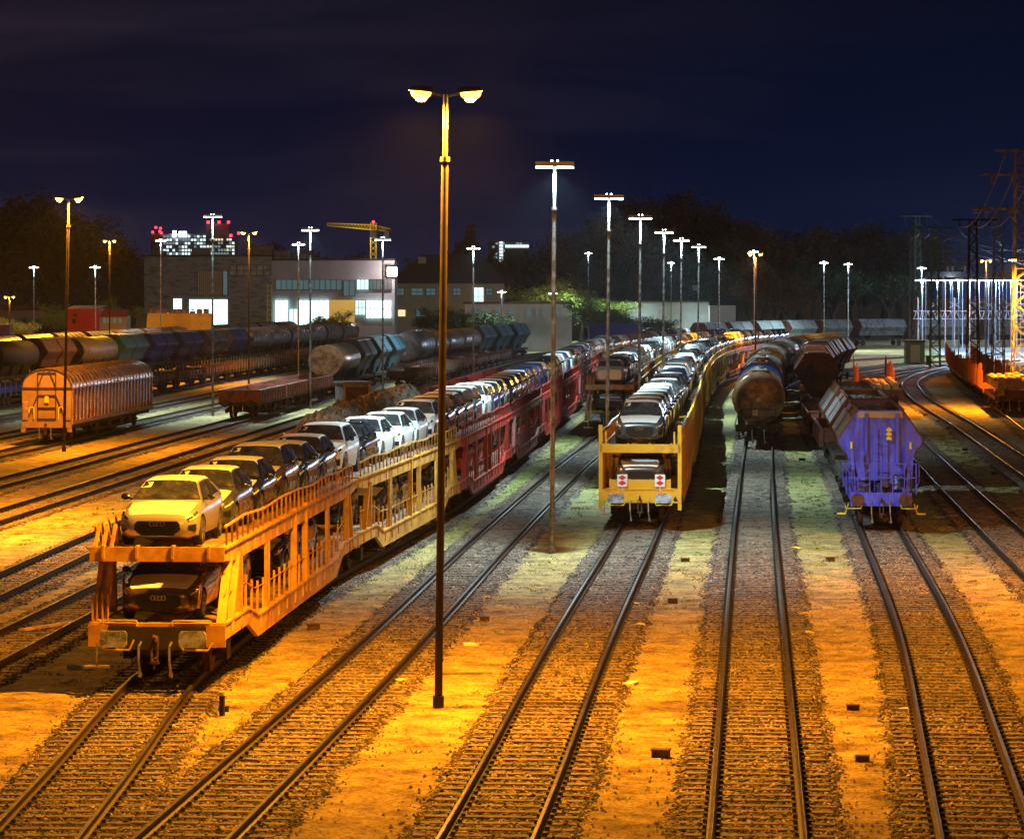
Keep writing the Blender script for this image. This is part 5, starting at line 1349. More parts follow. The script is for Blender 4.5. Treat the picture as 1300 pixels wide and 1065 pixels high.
MB().box(X-.35,X+.35,Y-.35,Y+.35,pz(282,Y)-.35,pz(282,Y)+.35).build('beacon', REDL, b); MB().bar((X,Y,zj),(X,Y,pz(282,Y)),.2).build('top_spike', M['signyel'], b); light('crane_fill_light', (X-2, Y-7, zj-3), 1800, (1,.8,.5), b, .2)  # bare warm light added near the mast to brighten the crane
# left: sheds and the yellow maintenance vehicle
Y = 430
RB = emis('nothing', (0,0,0), 0) if False else mat('red_shed_paint', (.55,.03,.02), .6, 0, .15, 1)
b = empty('red_shed'); tag(b, 'red shed with dark doorway beside the yellow maintenance vehicle', 'shed')
block(b, 'wall', 84, 126, Y, 392, RB, 6); MB().add([(px(83,Y),Y-.3,pz(392,Y)),(px(127,Y),Y-.3,pz(392,Y)),(px(130,Y),Y+6,pz(388,Y)),(px(86,Y),Y+6,pz(388,Y))],[(0,1,2,3)]).build('roof', WHW, b)
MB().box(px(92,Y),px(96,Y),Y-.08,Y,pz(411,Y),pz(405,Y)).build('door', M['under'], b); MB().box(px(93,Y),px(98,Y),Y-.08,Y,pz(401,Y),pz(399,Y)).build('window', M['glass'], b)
b = empty('red_roofed_hut'); tag(b, 'small hut with bright red sloping roof right of the red shed', 'hut'); Y = 425
block(b, 'wall', 128, 160, Y, 401, CREAM, 5); MB().add([(px(126,Y),Y-.5,pz(402,Y)),(px(163,Y),Y-.5,pz(402,Y)),(px(158,Y),Y+4,pz(393,Y)),(px(127,Y),Y+4,pz(393,Y))],[(0,1,2,3)]).build('roof', RB, b)
for x in (131, 136, 144, 151): MB().box(px(x,Y),px(x+3,Y),Y-.06,Y,pz(410,Y),pz(404,Y)).build('window', DIMW, b)
b = empty('long_low_shed'); tag(b, 'long low shed with brown roof below the left trees', 'shed'); Y = 520
block(b, 'wall', -20, 82, Y, 394, mat('shed_wall', (.4,.3,.25), .8), 6); MB().box(px(-22,Y),px(84,Y),Y-.4,Y+6.4,pz(394,Y),pz(388,Y)).build('roof', M['brown'], b)
Y = 415
b = empty('maintenance_rail_vehicle', (px(165,Y), Y, 0)); tag(b, 'yellow rail maintenance vehicle with dark sloping cab and rooftop gear', 'rail vehicle')
Lx = px(268,Y)-px(165,Y); zt = pz(398,Y)
mb = MB(); mb.prism([(1.9,1.1),(Lx,1.1),(Lx,zt-.2),(Lx-.3,zt),(2.3,zt)], 'y', 0, 2.9); mb.build('body', M['sun_yellow'], b)
mb = MB(); mb.prism([(.3,1.1),(1.88,1.1),(2.25,zt-.02),(.9,zt-.3)], 'y', .02, 2.88); mb.build('cab', M['under'], b)
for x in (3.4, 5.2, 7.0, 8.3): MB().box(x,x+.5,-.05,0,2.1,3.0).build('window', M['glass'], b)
MB().box(4.2,4.8,-.05,0,1.3,3.1).build('door', M['yellow'], b)
mb = MB()
for k in range(9): x = 2.4+k*.9; mb.box(x, x+.6, .5, 2.3, zt+.003, zt+.3+.15*(k%3)); mb.cyl((x+.3,.5,zt+.5),(x+.3,2.3,zt+.5),.12,8)
mb.bar((2.3,1.4,zt+.55),(Lx-1,1.4,zt+.5),.1); mb.build('rooftop_gear', M['orange'], b)
mb = MB(); mb.box(.5,Lx,.3,2.6,.7,1.08)
for x in (1.5,3.2,Lx-3,Lx-1.4): mb.cyl((x,.2,.45),(x,.35,.45),.45,14)
mb.build('running_gear', M['under'], b)
b = empty('purple_container'); tag(b, 'purple container at the far left edge', 'container'); Y = 425
MB().box(px(-20,Y), px(12,Y), Y, Y+2.5, GZ, pz(412,Y)).build('body', mat('purple_paint', (.16,.06,.45), .6), b); mb = MB()
for k in range(11): mb.box(px(-19+k*2.8,Y)-.05, px(-19+k*2.8,Y)+.05, Y-.06, Y, GZ, pz(413,Y))
mb.build('corrugation', MC['purple_paint'], b)

# ------------------------------------------------------------------ lattice masts, wires and the station on the right
def lattice(X, Y, top, w, arms, label, m_=None, arm_z=None):
    r = empty('lattice_mast', (X, Y, GZ), 0, label, 'mast', 'lattice masts at the station'); m_ = m_ or M['galv']; mb = MB(); H = top-GZ
    L_ = lambda z: w*(1-.45*z/H)/2
    for sx in (-1, 1):
        for sy in (-1, 1): mb.bar((sx*w/2, sy*w/2, 0), (sx*w*.275, sy*w*.275, H), .11)
    z = 0; k = 0
    while z < H-.8:
        d = L_(z); e = L_(z+.9); s_ = 1 if k % 2 else -1
        mb.bar((-s_*d,-d,z),(s_*e,-e,z+.9),.06); mb.bar((-s_*d,d,z),(s_*e,e,z+.9),.06); mb.bar((-d,-s_*d,z),(-e,s_*e,z+.9),.06); mb.bar((d,-s_*d,z),(e,s_*e,z+.9),.06)
        mb.bar((-e,-e,z+.9),(e,-e,z+.9),.05); z += .9; k += 1
    mb.build('lattice_frame', m_, r)
    for (xa, xb, zz) in arms:
        mb = MB(); mb.bar((xa, 0, zz), (xb, 0, zz), .16, .2); 
        n = 3
        for i in range(n): x = xa+(xb-xa)*(i+.5)/n; mb.cyl((x,0,zz-.7),(x,0,zz-.08),.09,8)
        mb.build('cross_arm', m_, r)
    return r
GREEN = mat('green_steel', (.10,.26,.13), .6, .2, .3, 3, (.05,.07,.05), .3)
mspec = [(1165,582,274,1142,1183,'tall dark green lattice mast, leftmost beside the white cabinet'),(1187,374,288,1161,1209,'green lattice mast right behind the white cabinet'),
         (1235,312,278,1209,1266,'dark lattice mast behind the red stake wagons'),(1267,366,268,1234,1296,'lattice mast between the dark mast and the orange-lit one'),
         (1297,242,190,1263,1340,'big orange-lit lattice mast at the right edge')]
masts = []
for x, Y, yt, a0, a1, lb in mspec:
    w = dict({1297: 1.5, 1235: 1.25, 1187: 1.2}).get(x, 1.4)
    X = px(x, Y); arms = [(px(a0,Y)-X, px(a1,Y)-X, pz(yt,Y)-GZ-.1)]
    if x == 1297: arms += [(px(1235,Y)-X, 2, pz(265,Y)-GZ), (px(1245,Y)-X, 2, pz(222,Y)-GZ)]
    lattice(X, Y, pz(yt, Y), w, arms, lb, M['under'] if x == 1235 else (GREEN if x < 1200 else M['galv'])); masts.append((X, Y, pz(yt, Y), px(a0,Y), px(a1,Y)))
lattice(px(1158,500), 500, pz(300,500), 1.0, [], 'thin dark lattice mast left of the tall green one', M['under'])
r = empty('mast_lamp', (px(1283,240), 239, pz(331,240))); tag(r, 'orange floodlamp bracketed to the big lattice mast at the right edge', 'lamp')
mb = MB(); mb.bar((.5,1.5,.2),(0,0,.15),.07); mb.box(-.3,.3,-.15,.15,.05,.2); mb.build('bracket_head', M['under'], r); MB().box(-.25,.25,-.14,.14,-.02,.048).build('lens', E_OR, r); light('lamp_light', (0,-.1,-.18), PS*1.5, ORANGE, r, .09, 178)
def wire(a, b, sag, label, group, th=.035):
    a = Vector(a); b = Vector(b); mb = MB(); n = 14; pts = [a.lerp(b, k/n)-Vector((0,0,sag*4*(k/n)*(1-k/n))) for k in range(n+1)]
    for p_, q_ in zip(pts, pts[1:]): mb.bar(p_, q_, th)
    o = mb.build('overhead_wire', M['galv']); tag(o, label, 'wire', group)
om = [4, 2, 3, 1, 0]; on_ = ['big right-edge mast','dark mast','middle lattice mast','green mast','tall green mast']
seqm = [masts[4], masts[2], masts[3], masts[1], masts[0]]
names_ = ['big right-edge mast', 'dark mast', 'middle mast', 'green mast', 'tall green mast']
for (m1, n1), (m2, n2) in zip(zip(seqm, names_), zip(seqm[1:], names_[1:])):
    for k, nm in enumerate(('left', 'middle', 'right')):
        t = (k+.5)/3; wire((m1[3]+(m1[4]-m1[3])*t*.8, m1[1], m1[2]-.8), (m2[3]+(m2[4]-m2[3])*t, m2[1], m2[2]-.8), 1.6, f"{nm} sagging overhead wire from the {n1} to the {n2}", 'overhead wires', .05)
for k, (y0_, y1_) in enumerate(((275,330),(290,345),(270,352))): wire((px(1150+12*k,582), 582, pz(y0_,582)), (px(1330,400), 400, pz(y1_-8,400)), 1.5, f"{['upper','middle','lower'][k]} long overhead wire crossing from the tall green mast to the right edge", 'overhead wires', .06)
for k in range(2): wire((px(1146,560), 560, pz(316+k*14,560)), (px(1320,440), 440, pz(316+k*14,440)), .4, f"{['upper','lower'][k]} level overhead wire over the station tracks", 'overhead wires', .06)
# station masts
PM = mat('platform_mast_white', (.42,.52,.70), .4, .2, .1, 3)
xs_ = [(1171,470),(1175,520),(1200,440),(1217,400),(1222,480),(1243,470),(1251,395),(1255,500),(1259,540),(1264,460),(1273,420),(1283,520),(1287,470),(1296,500),(1190,560),(1209,520),(1231,430),(1238,540),(1269,500),(1278,560),(1291,430),(1301,460),(1207,600)]
ORDX = ORD+['sixteenth','seventeenth','eighteenth','nineteenth','twentieth','twenty-first','twenty-second','twenty-third']
for i, (x, Y) in enumerate(sorted(xs_)):
    r = empty('station_light_mast', (px(x,Y), Y, GZ), 0, f"slim white station light mast, {ORDX[i]} from the left behind the stake wagons", 'light mast', 'white light masts of the station')
    zt = pz(356, Y)-GZ; MB().cyl((0,0,0),(0,0,zt),.085,8,0,.06).build('pole', PM, r)
    hd = MB().box(-1.1,1.1,-.15,.15,zt,zt+.12).build('light_bar', M['under'], r); MB().box(-1.05,1.05,-.13,.13,zt-.04,zt-.004).build('lens', E_LED, hd)
    if i % 2 == 0: light('lamp_light', (0,-.2,zt-.25), 6500, (.5,.72,1), r, .12)
b = empty('station_canopy'); tag(b, 'dark station canopy roof behind the light masts', 'canopy')
MB().box(px(1175,600), px(1320,600), 600, 612, pz(352,600), pz(345,600)).build('roof', M['under'], b); mb = MB()
for k in range(7): mb.box(px(1180+k*22,600)-.15, px(1180+k*22,600)+.15, 605, 605.3, GZ, pz(352,600))
mb.build('columns', M['under'], b)
for k, x in enumerate((1207,1213,1229,1226)): 
    if k == 3: continue
    MB().box(px(x,600)-.2, px(x,600)+.2, 604, 604.4, pz(345,600)+.003, pz(338,600)).build('roof_vent', WHW, b)
b = empty('overhead_gantry'); tag(b, 'lattice gantry of overhead line equipment across the station tracks', 'gantry'); Y = 455; mb = MB()
for z in (pz(395,Y), pz(405,Y)): mb.bar((px(1160,Y),Y,z),(px(1320,Y),Y,z),.12)
for k in range(22): a = px(1160+k*7.2,Y); c = px(1163.6+k*7.2,Y); e = px(1167.2+k*7.2,Y); mb.bar((a,Y,pz(405,Y)),(c,Y,pz(395,Y)),.08); mb.bar((c,Y,pz(395,Y)),(e,Y,pz(405,Y)),.08)
mb.build('lattice_beam', PM, b); mb = MB()
for x in (1166,1212,1262,1306): mb.bar((px(x,Y),Y+.3,GZ),(px(x,Y),Y+.3,pz(378,Y)),.22)
mb.build('gantry_legs', PM, b); mb = MB()
for x in (1180,1205,1232,1248,1275,1290): mb.bar((px(x,Y),Y-.3,pz(383,Y)),(px(x+14,Y),Y-.3,pz(391,Y)),.09); mb.bar((px(x,Y),Y-.3,pz(391,Y)),(px(x+14,Y),Y-.3,pz(383,Y)),.09)
mb.build('cantilever_arms', PM, b)
Y = 395
b = empty('equipment_cabinet'); tag(b, 'pale green electrical cabinet with white door on the green verge', 'cabinet'); GC = mat('pale_green_cabinet', (.25,.38,.32), .6, 0, .15, 1)
MB().box(px(1150,Y), px(1174,Y), Y, Y+2, GZ, pz(434,Y)).build('body', GC, b); MB().box(px(1149,Y), px(1175,Y), Y-.15, Y+2.15, pz(434,Y)+.002, pz(432,Y)).build('roof', M['brown'], b)
MB().box(px(1156,Y), px(1168,Y), Y-.07, Y-.002, pz(460,Y), pz(438,Y)).build('door', M['white'], b)
b = empty('track_cabinet'); tag(b, 'small grey trackside box right of the pale green cabinet', 'cabinet'); MB().box(px(1176,390), px(1181,390), 390, 390.6, GZ, pz(453,390)).build('body', M['grey'], b); MB().box(px(1175.5,390), px(1181.5,390), 389.9, 390.7, pz(453,390)+.002, pz(452,390)).build('lid', M['grey'], b)
# green verge and pale paving by the station (patches of ground)
def patch_ground(name, pts, z, m_):
    mb = MB(); vs = [(at(x, y, 0) if False else Vector(((x-CX)*((CAMH-z)*F/(y-HZ))/F, (CAMH-z)*F/(y-HZ), z))) for x, y in pts]
    mb.add(vs, [tuple(range(len(vs)))]); o = mb.build(name, m_); o['kind'] = 'structure'
VG = mat('verge_grass', (.09,.20,.03), .95, 0, .6, 1.5, (.2,.18,.08), .3, .6)
patch_ground('grass_verge', [(1120,462),(1150,450),(1190,448),(1215,455),(1200,476),(1165,470)], GZ+.035, VG)
patch_ground('station_paving', [(1178,441),(1320,441),(1320,462),(1205,456)], GZ+.04, mat('pale_paving', (.4,.42,.42), .8, 0, .2, .5))
patch_ground('grass_verge', [(700,437),(1000,436),(1000,441),(700,442)], GZ+.035, VG)

# ------------------------------------------------------------------ trees
BARK = mat('bark', (.10,.075,.055), .9, 0, .4, 3)
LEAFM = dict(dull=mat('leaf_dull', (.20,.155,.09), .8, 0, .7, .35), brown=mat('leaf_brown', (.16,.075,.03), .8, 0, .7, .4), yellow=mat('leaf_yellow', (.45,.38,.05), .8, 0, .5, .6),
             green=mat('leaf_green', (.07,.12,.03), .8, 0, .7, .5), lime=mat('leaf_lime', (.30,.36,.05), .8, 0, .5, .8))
def tree_kit(seed, nleaf=5200, conifer=False, leaf=.16):
    rr = random.Random(seed); tr = MB(); lv = MB(); tips = []
    H = 1.0
    if conifer:
        tr.cyl((0,0,0),(0,0,.98),.018,7,0,.003)
        for i in range(60):
            z = .12+.86*i/60; L = (1-z)*.26+.02
            for k in range(5):
                a = rr.random()*6.28; d = Vector((math.cos(a),math.sin(a),-.25)); b_ = Vector((0,0,z)); e = b_+d*L*rr.uniform(.7,1.1); tr.bar(b_, e, .004)
                for j in range(16): 
                    c = b_.lerp(e, rr.uniform(.15,1))+Vector((rr.gauss(0,.012),rr.gauss(0,.012),rr.gauss(0,.012))); s_ = .014
                    u = Vector((rr.gauss(0,1),rr.gauss(0,1),rr.gauss(0,1))).normalized()*s_; w = Vector((rr.gauss(0,1),rr.gauss(0,1),rr.gauss(0,1))).normalized()*s_*.6
                    lv.add([c-u,c+w,c+u,c-w],[(0,1,2,3)])
        return tr, lv
    def grow(p, d, L, r, lev):
        e = p+d*L; tr.cyl(p, e, r, 6 if lev < 2 else 4, 0, r*.62, False)
        if lev >= 4: tips.append(e); tips.append(p.lerp(e, .5)); return
        n = 3 if lev else 5
        for k in range(n+(rr.random() < .5)):
            t = rr.uniform(.45, 1); b_ = p.lerp(e, t) if k else e
            nd = (d+Vector((rr.gauss(0,.55),rr.gauss(0,.55),rr.gauss(.12,.3)))).normalized()
            grow(b_, nd, L*rr.uniform(.58,.8), r*.58, lev+1)
    grow(Vector((0,0,0)), Vector((rr.gauss(0,.03),rr.gauss(0,.03),1)).normalized(), .30, .022, 0)
    mx = max(t.z for t in tips)
    for i in range(nleaf):
        c = rr.choice(tips)+Vector((rr.gauss(0,.028),rr.gauss(0,.028),rr.gauss(0,.026))); s_ = rr.uniform(.006,.013)
        u = Vector((rr.gauss(0,1),rr.gauss(0,1),rr.gauss(0,1))).normalized()*s_; w = Vector((rr.gauss(0,1),rr.gauss(0,1),rr.gauss(0,1))).normalized()*s_*.8
        lv.add([c-u,c+w,c+u,c-w],[(0,1,2,3)])
    for b_ in (tr, lv): b_.v = [(x/mx, y/mx, z/mx) for x, y, z in b_.v]
    return tr, lv
TK = {}
for k, sd, nl, con in (('a',1,6000,0),('b',2,7000,0),('c',5,5200,0),('bush',9,9000,0),('fir',4,0,1)):
    tr, lv = tree_kit(sd, nl, bool(con)); TK[k] = (tr.mesh('trunk', [BARK]), lv.mesh('crown', [LEAFM['dull']]))
def tree(k, x, ytop, Y, leafm, label, group, wide=1., zr=None):
    H = pz(ytop, Y)-GZ; r = empty('fir_tree' if k == 'fir' else 'tree', (px(x,Y), Y, GZ), random.uniform(0, 6.28), label, 'tree', group)
    for nm, me in zip(('trunk', 'crown'), TK[k]):
        o = bpy.data.objects.new(nm, me); COL.objects.link(o); o.parent = r; o.scale = (H*wide, H*wide, H)
        if nm == 'crown': o.material_slots[0].link = 'OBJECT'; o.material_slots[0].material = LEAFM[leafm]
rt = random.Random(11)
POSN = lambda i: ORD[i] if i < 15 else ['sixteenth','seventeenth','eighteenth','nineteenth','twentieth','twenty-first','twenty-second','twenty-third','twenty-fourth'][i-15]
out = [(0,252),(28,250),(58,256),(90,272),(118,285),(150,308),(172,334),(-18,270)]
for i, (x, y) in enumerate(sorted(out)): tree('abc'[i%3], x, y, 560+rt.uniform(-20,40), ['brown','dull','brown'][i%3], f"big autumn tree in the left woodland edge, {POSN(i)} from the left", 'left woodland trees', 1.15)
for i, (x, y) in enumerate([(15,318),(45,310),(75,322),(108,330),(140,345),(165,352)]): tree('bcab'[i%4], x, y, 530, 'brown', f"lower brown tree in front of the left woodland, {POSN(i)} from the left", 'left woodland trees', 1.2)
pts = [(700,322),(722,305),(742,292),(765,284),(785,270),(808,262),(830,254),(850,250),(872,252),(893,258),(912,264),(932,276),(948,290),(968,300),(990,296),(1012,290),(1035,296),(1055,290),(1078,292),(1098,286),(1120,292),(1142,290),(1160,300)]
for i, (x, y) in enumerate(pts): tree('abcb'[i%4], x, y+rt.uniform(-3,3), 650+rt.uniform(-25,50), rt.choice(['dull','dull','brown']), f"tall bare-looking tree in the dark wood at right, {POSN(i)} from the left", 'trees of the dark wood at the right', rt.uniform(1.0,1.25))
for i, (x, y) in enumerate([(715,350),(755,345),(800,330),(835,325),(915,322),(945,330),(985,335),(1015,330),(1060,335),(1095,330),(1130,338)]): tree('cab'[i%3], x, y, 622+rt.uniform(-6,12), 'dull' if i%2 else 'green', f"lower tree at the foot of the dark wood, {POSN(i)} from the left", 'trees of the dark wood at the right', 1.3)
tree('bush', 703, 352, 600, 'yellow', 'bright yellow autumn tree left of the white shed', 'autumn trees', 1.5); tree('bush', 672, 358, 610, 'brown', 'rust-brown autumn tree beside the yellow one', 'autumn trees', 1.5)
tree('bush', 738, 375, 590, 'lime', 'lime-green shrubby tree in front of the wood, left of the white shed', 'autumn trees', 1.8); tree('bush', 775, 378, 610, 'lime', 'small lime-green tree just behind the white shed', 'autumn trees', 1.6)
tree('bush', 1002, 350, 600, 'brown', 'brownish broad tree in the dark wood right of the orange lamp', 'autumn trees', 1.3); tree('bush', 830, 360, 612, 'green', 'green tree behind the white shed', 'autumn trees', 1.5); tree('bush', 912, 362, 614, 'green', 'green tree right of the steep-gabled house', 'autumn trees', 1.6)
tree('fir', 598, 283, 640, 'dull', 'tall fir tree behind the dark hipped roof', None, 1.0); tree('fir', 583, 305, 650, 'dull', 'shorter fir tree left of the tall fir', None, 1.1)
for i, (x, y) in enumerate([(385,318),(410,326),(440,320),(345,312),(520,330),(555,325),(628,325),(650,335),(690,335)]): tree('abc'[i%3], x, y, 800, 'dull', f"distant dark tree behind the buildings, {POSN(i)} of a scattered row", 'distant trees behind the buildings', 1.2)
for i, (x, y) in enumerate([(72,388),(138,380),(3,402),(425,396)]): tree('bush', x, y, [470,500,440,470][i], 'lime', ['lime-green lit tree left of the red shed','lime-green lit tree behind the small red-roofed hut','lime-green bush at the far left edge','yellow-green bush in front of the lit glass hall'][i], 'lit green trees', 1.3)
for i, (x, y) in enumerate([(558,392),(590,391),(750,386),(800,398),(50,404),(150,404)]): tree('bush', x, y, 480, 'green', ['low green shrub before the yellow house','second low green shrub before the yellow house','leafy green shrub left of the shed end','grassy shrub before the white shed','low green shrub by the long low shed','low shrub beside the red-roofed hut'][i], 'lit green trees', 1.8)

# ------------------------------------------------------------------ small things between the tracks
def gxy(x, y, z=GZ): Y = (CAMH-z)*F/(y-HZ); return (px(x, Y), Y, z)
bx = [(1000+i*0, 0) for i in range(0)]
boxes = [(284,902),(398,799),(854,765),(870,713),(1083,902),(1095,966),(839,961),(1204,545),(1191,536),(1175,528),(1225,572),(1262,602),(1054,712),(1018,585),(615,788),(1296,625)]
pr = None
for i, (x, y) in enumerate(boxes):
    if pr is None:
        pr = empty('cable_pit_box'); MB().box(-.2,.2,-.14,.14,0,.2).build('box_body', mat('pit_box_brown', (.07,.035,.02), .8, 0, .3, 4), pr); MB().box(-.22,.22,-.16,.16,.201,.23).build('lid', MC['pit_box_brown'], pr); w = pr
    else: w = copy_tree(pr)
    X, Yb, z = gxy(x, y); w.location = (X, Yb, GZ-.02); w.rotation_euler = (0,0,random.uniform(-.3,.3)); sc_ = random.uniform(.5,.8); w.scale = (sc_,)*3
    side = 'left of the middle car track' if x < 660 else ('between the yellow train and tank tracks' if x < 900 else ('between the tank and hopper tracks' if x < 1130 else 'right of the hopper track'))
    tag(w, f"dark cable box {side}, {POSN(i)} of the boxes", 'cable box', 'cable boxes between the tracks')
def stub(x, y, lab):
    X, Yb, z = gxy(x, y); r = empty('marker_stub', (X, Yb, GZ), 0, lab, 'marker post', 'short marker posts'); MB().cyl((0,0,0),(0,0,.42),.06,8).build('post', M['under'], r); MB().cyl((0,0,.42),(0,0,.5),.07,8).build('cap', M['signyel'], r)
stub(282, 908, 'short dark marker post left of the first pair of front tracks'); stub(361, 560, 'short yellow-topped marker post near the rubble wagons')
lit = [(803,768,'signyel'),(812,795,'signyel'),(1010,697,'signyel'),(1022,781,'signyel'),(1027,805,'signyel'),(800,870,'paper'),(598,820,'paper'),(616,760,'paper'),(1235,738,'timber'),(1150,903,'paper'),(96,849,'verge'),(109,849,'paper'),(430,690,'paper'),(510,866,'signyel')]
for i, (x, y, mn) in enumerate(lit):
    X, Yb, z = gxy(x, y); mb = MB(); n = 5
    rr = random.Random(i); pt = [(rr.uniform(.6,1.2)*.2*math.cos(2*PI*k/7), rr.uniform(.6,1.2)*.12*math.sin(2*PI*k/7), .03+rr.uniform(0,.07)) for k in range(7)]
    mb.add(pt+[(0,0,.1)]+[(a*.9,b_*.9,0) for a, b_, c in pt], [(k,(k+1)%7,7) for k in range(7)]+[(8+k,8+(k+1)%7,(k+1)%7,k) for k in range(7)])
    m_ = M[mn] if mn != 'verge' else LEAFM['lime']; o = mb.build('crumpled_litter', m_); o.location = (X, Yb, GZ-.0)
    tag(o, f"crumpled {'yellow' if mn in ('signyel',) else 'pale' if mn != 'verge' else 'green'} scrap of litter on the ground, {POSN(i)} of the scraps", 'litter', 'scraps of litter')
pw = MB().box(-.09,.09,-1.2,1.2,0,.06).build('loose_plank', M['timber']); X, Yb, _ = gxy(62, 800); pw.location = (X, Yb, -.16); pw.rotation_euler = (0,0,-.5); tag(pw, 'loose wooden plank lying across the sleepers at the left', 'plank')
pw = MB().box(-.6,.6,-.12,.12,0,.05).build('concrete_slab', M_SLP); X, Yb, _ = gxy(592, 856); pw.location = (X, Yb, GZ); tag(pw, 'thin grey slab lying in the sand right of the foreground lamp post', 'slab')
# grass tufts
mb = MB(); rg = random.Random(5)
def tuft(X, Yb, n, s_):
    for k in range(n):
        a = rg.uniform(0, 6.28); d = rg.uniform(0, .22)*s_; p_ = Vector((X+math.cos(a)*d, Yb+math.sin(a)*d, GZ-.01)); t_ = p_+Vector((rg.gauss(0,.05)*s_, rg.gauss(0,.05)*s_, rg.uniform(.03,.09)*s_)); w = Vector((.012, .006, 0))*s_
        mb.add([p_-w, p_+w, t_], [(0,1,2)])
strips = [('T1','T3'),('T3','T2'),('T2','T4'),('T4','T5'),('T5','T6'),('T6','T7'),('T0b','T1'),('T0a','T0b'),('A','T0a')]
for a, b_ in strips:
    for k in range(420):
        Yb = 48+rg.random()**.8*150; t = rg.uniform(.34, .66); X = T[a].X(Yb)*(1-t)+T[b_].X(Yb)*t
        dens = min(1, max(.08, (Yb-70)/60))
        if rg.random() < dens: tuft(X, Yb, 14, rg.uniform(.7, 1.5))
o = mb.build('grass_tufts', mat('tuft_green', (.26,.33,.08), .9, 0, .6, 1)); tag(o, 'sparse grass tufts on the sandy strips between the tracks', 'grass', None, 'stuff')

# loose stones kicked out of the ballast
mb = MB(); rs_ = random.Random(8); tk = ['T1','T3','T2','T4','T5','T6']
for k in range(9000):
    t_ = T[rs_.choice(tk)]; Yb = 47+rs_.random()**1.3*60; off = rs_.choice([-1,1])*(1.25+abs(rs_.gauss(0,.33))) if rs_.random() < .8 else rs_.uniform(-.7,.7)
    X = t_.X(Yb)+off; s_ = rs_.uniform(.018,.045)
    vs = [(X+s_*rs_.uniform(.6,1.2)*math.cos(q_), Yb+s_*rs_.uniform(.6,1.2)*math.sin(q_), (GZ if abs(off) > 1.2 else -.21)+s_*rs_.uniform(0,.5)) for q_ in (0,1.57,3.14,4.71)]+[(X,Yb,(GZ if abs(off) > 1.2 else -.21)+s_*1.5)]
    mb.add(vs, [(0,1,4),(1,2,4),(2,3,4),(3,0,4)])
o = mb.build('scattered_stones', mat('stone_loose', (.34,.30,.26), .85, 0, .6, 6)); tag(o, 'loose ballast stones scattered along the track edges', 'stones', None, 'stuff')
# remove nothing-but-prototype cars
for o in list(PROTO.values()): remove_tree(o)

# ------------------------------------------------------------------ haze, sky, camera
HAZE = 0.00006  # haze added only to give the lamps a glow
hz = MB().box(-420, 420, -12, 1900, GZ-1.2, 62).build('haze', None and [] or [])
hm = bpy.data.materials.new('lamp_glow_haze'); hm.use_nodes = True; nt = hm.node_tree; nt.nodes.clear()
om_ = nt.nodes.new('ShaderNodeOutputMaterial'); pv = nt.nodes.new('ShaderNodeVolumePrincipled'); pv.inputs['Density'].default_value = HAZE; pv.inputs['Color'].default_value = (.75,.85,1,1); pv.inputs['Anisotropy'].default_value = .2
nt.links.new(pv.outputs[0], om_.inputs['Volume']); hz.data.materials.clear(); hz.data.materials.append(hm); hz['kind'] = 'stuff'; tag(hz, 'thin haze added over the whole yard so the lamps glow', 'haze')
if not USE_HAZE: bpy.data.objects.remove(hz)

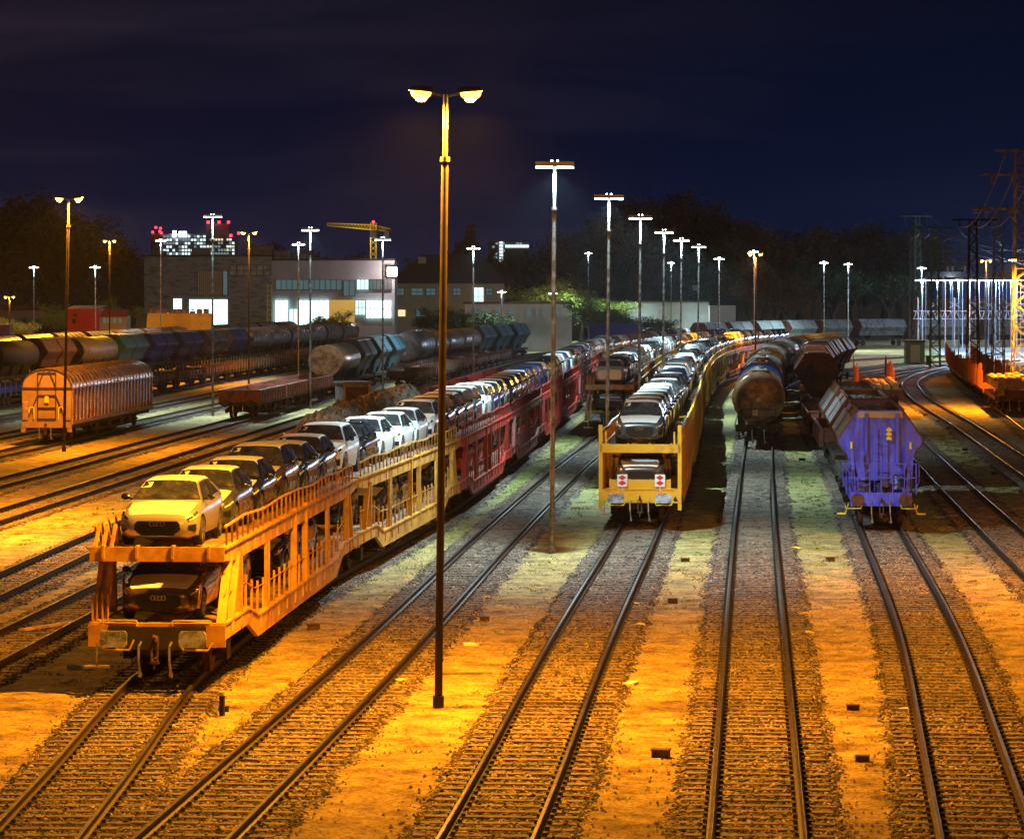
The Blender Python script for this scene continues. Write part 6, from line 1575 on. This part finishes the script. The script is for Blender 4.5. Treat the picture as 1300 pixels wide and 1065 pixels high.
w = bpy.data.worlds.new('World'); sc.world = w; w.use_nodes = True; nt = w.node_tree; N, L = nt.nodes, nt.links; bg = N['Background']
sky = N.new('ShaderNodeTexSky'); sky.sky_type = 'NISHITA'; sky.sun_disc = False; sky.sun_elevation = R(-4); sky.sun_rotation = R(60)
tc = N.new('ShaderNodeTexCoord'); mp = N.new('ShaderNodeMapping'); mp.inputs['Scale'].default_value = (3, 3, 22); L.new(tc.outputs['Generated'], mp.inputs[0])
nz = N.new('ShaderNodeTexNoise'); nz.inputs['Scale'].default_value = 2.2; nz.inputs['Detail'].default_value = 7; nz.inputs['Roughness'].default_value = .55; nz.inputs['Distortion'].default_value = .6; L.new(mp.outputs[0], nz.inputs['Vector'])
sp = N.new('ShaderNodeSeparateXYZ'); L.new(tc.outputs['Generated'], sp.inputs[0])
gr = N.new('ShaderNodeValToRGB'); e = gr.color_ramp.elements; e[0].position = 0; e[0].color = (.0006,.0055,.028,1); e[1].position = .11; e[1].color = (.0004,.0016,.008,1)
z_ = e.new(.30); z_.color = (.030,.027,.027,1); z0_ = e.new(.16); z0_.color = (.0010,.0018,.008,1); x = e.new(.05); x.color = (.0001,.0024,.016,1); L.new(sp.outputs['Z'], gr.inputs[0])
cr = N.new('ShaderNodeValToRGB'); cr.color_ramp.elements[0].position = .42; cr.color_ramp.elements[0].color = (0,0,0,1); cr.color_ramp.elements[1].position = .72; cr.color_ramp.elements[1].color = (.010,.0070,.0085,1); L.new(nz.outputs['Fac'], cr.inputs[0])
mr = N.new('ShaderNodeMapRange'); mr.inputs[1].default_value = .16; mr.inputs[2].default_value = -.16; mr.inputs[3].default_value = .1; mr.inputs[4].default_value = 1.0; L.new(sp.outputs['X'], mr.inputs[0])
mu = N.new('ShaderNodeMix'); mu.data_type = 'RGBA'; mu.blend_type = 'MULTIPLY'; mu.inputs[0].default_value = 1; L.new(cr.outputs[0], mu.inputs[6]); L.new(mr.outputs[0], mu.inputs[7])
ad = N.new('ShaderNodeMix'); ad.data_type = 'RGBA'; ad.blend_type = 'ADD'; ad.inputs[0].default_value = 1; L.new(gr.outputs[0], ad.inputs[6]); L.new(mu.outputs[2], ad.inputs[7])
L.new(ad.outputs[2], bg.inputs[0]); bg.inputs[1].default_value = 1.0; N.remove(sky)
cam = bpy.data.cameras.new('Camera'); co = bpy.data.objects.new('Camera', cam); COL.objects.link(co); sc.camera = co
co.location = (0, 0, CAMH); co.rotation_euler = (R(90), 0, 0); cam.sensor_width = 36; cam.lens = 36*F/1300; cam.shift_y = -(532.5-HZ)/1300; cam.clip_start = .5; cam.clip_end = 9000
sc.view_settings.view_transform = 'Standard'; sc.view_settings.look = 'None'; sc.view_settings.exposure = .2; sc.view_settings.gamma = 1
sc.cycles.use_denoising = True; sc.cycles.max_bounces = 5; sc.cycles.diffuse_bounces = 2; sc.cycles.glossy_bounces = 2; sc.cycles.volume_bounces = 0; sc.cycles.sample_clamp_indirect = 3
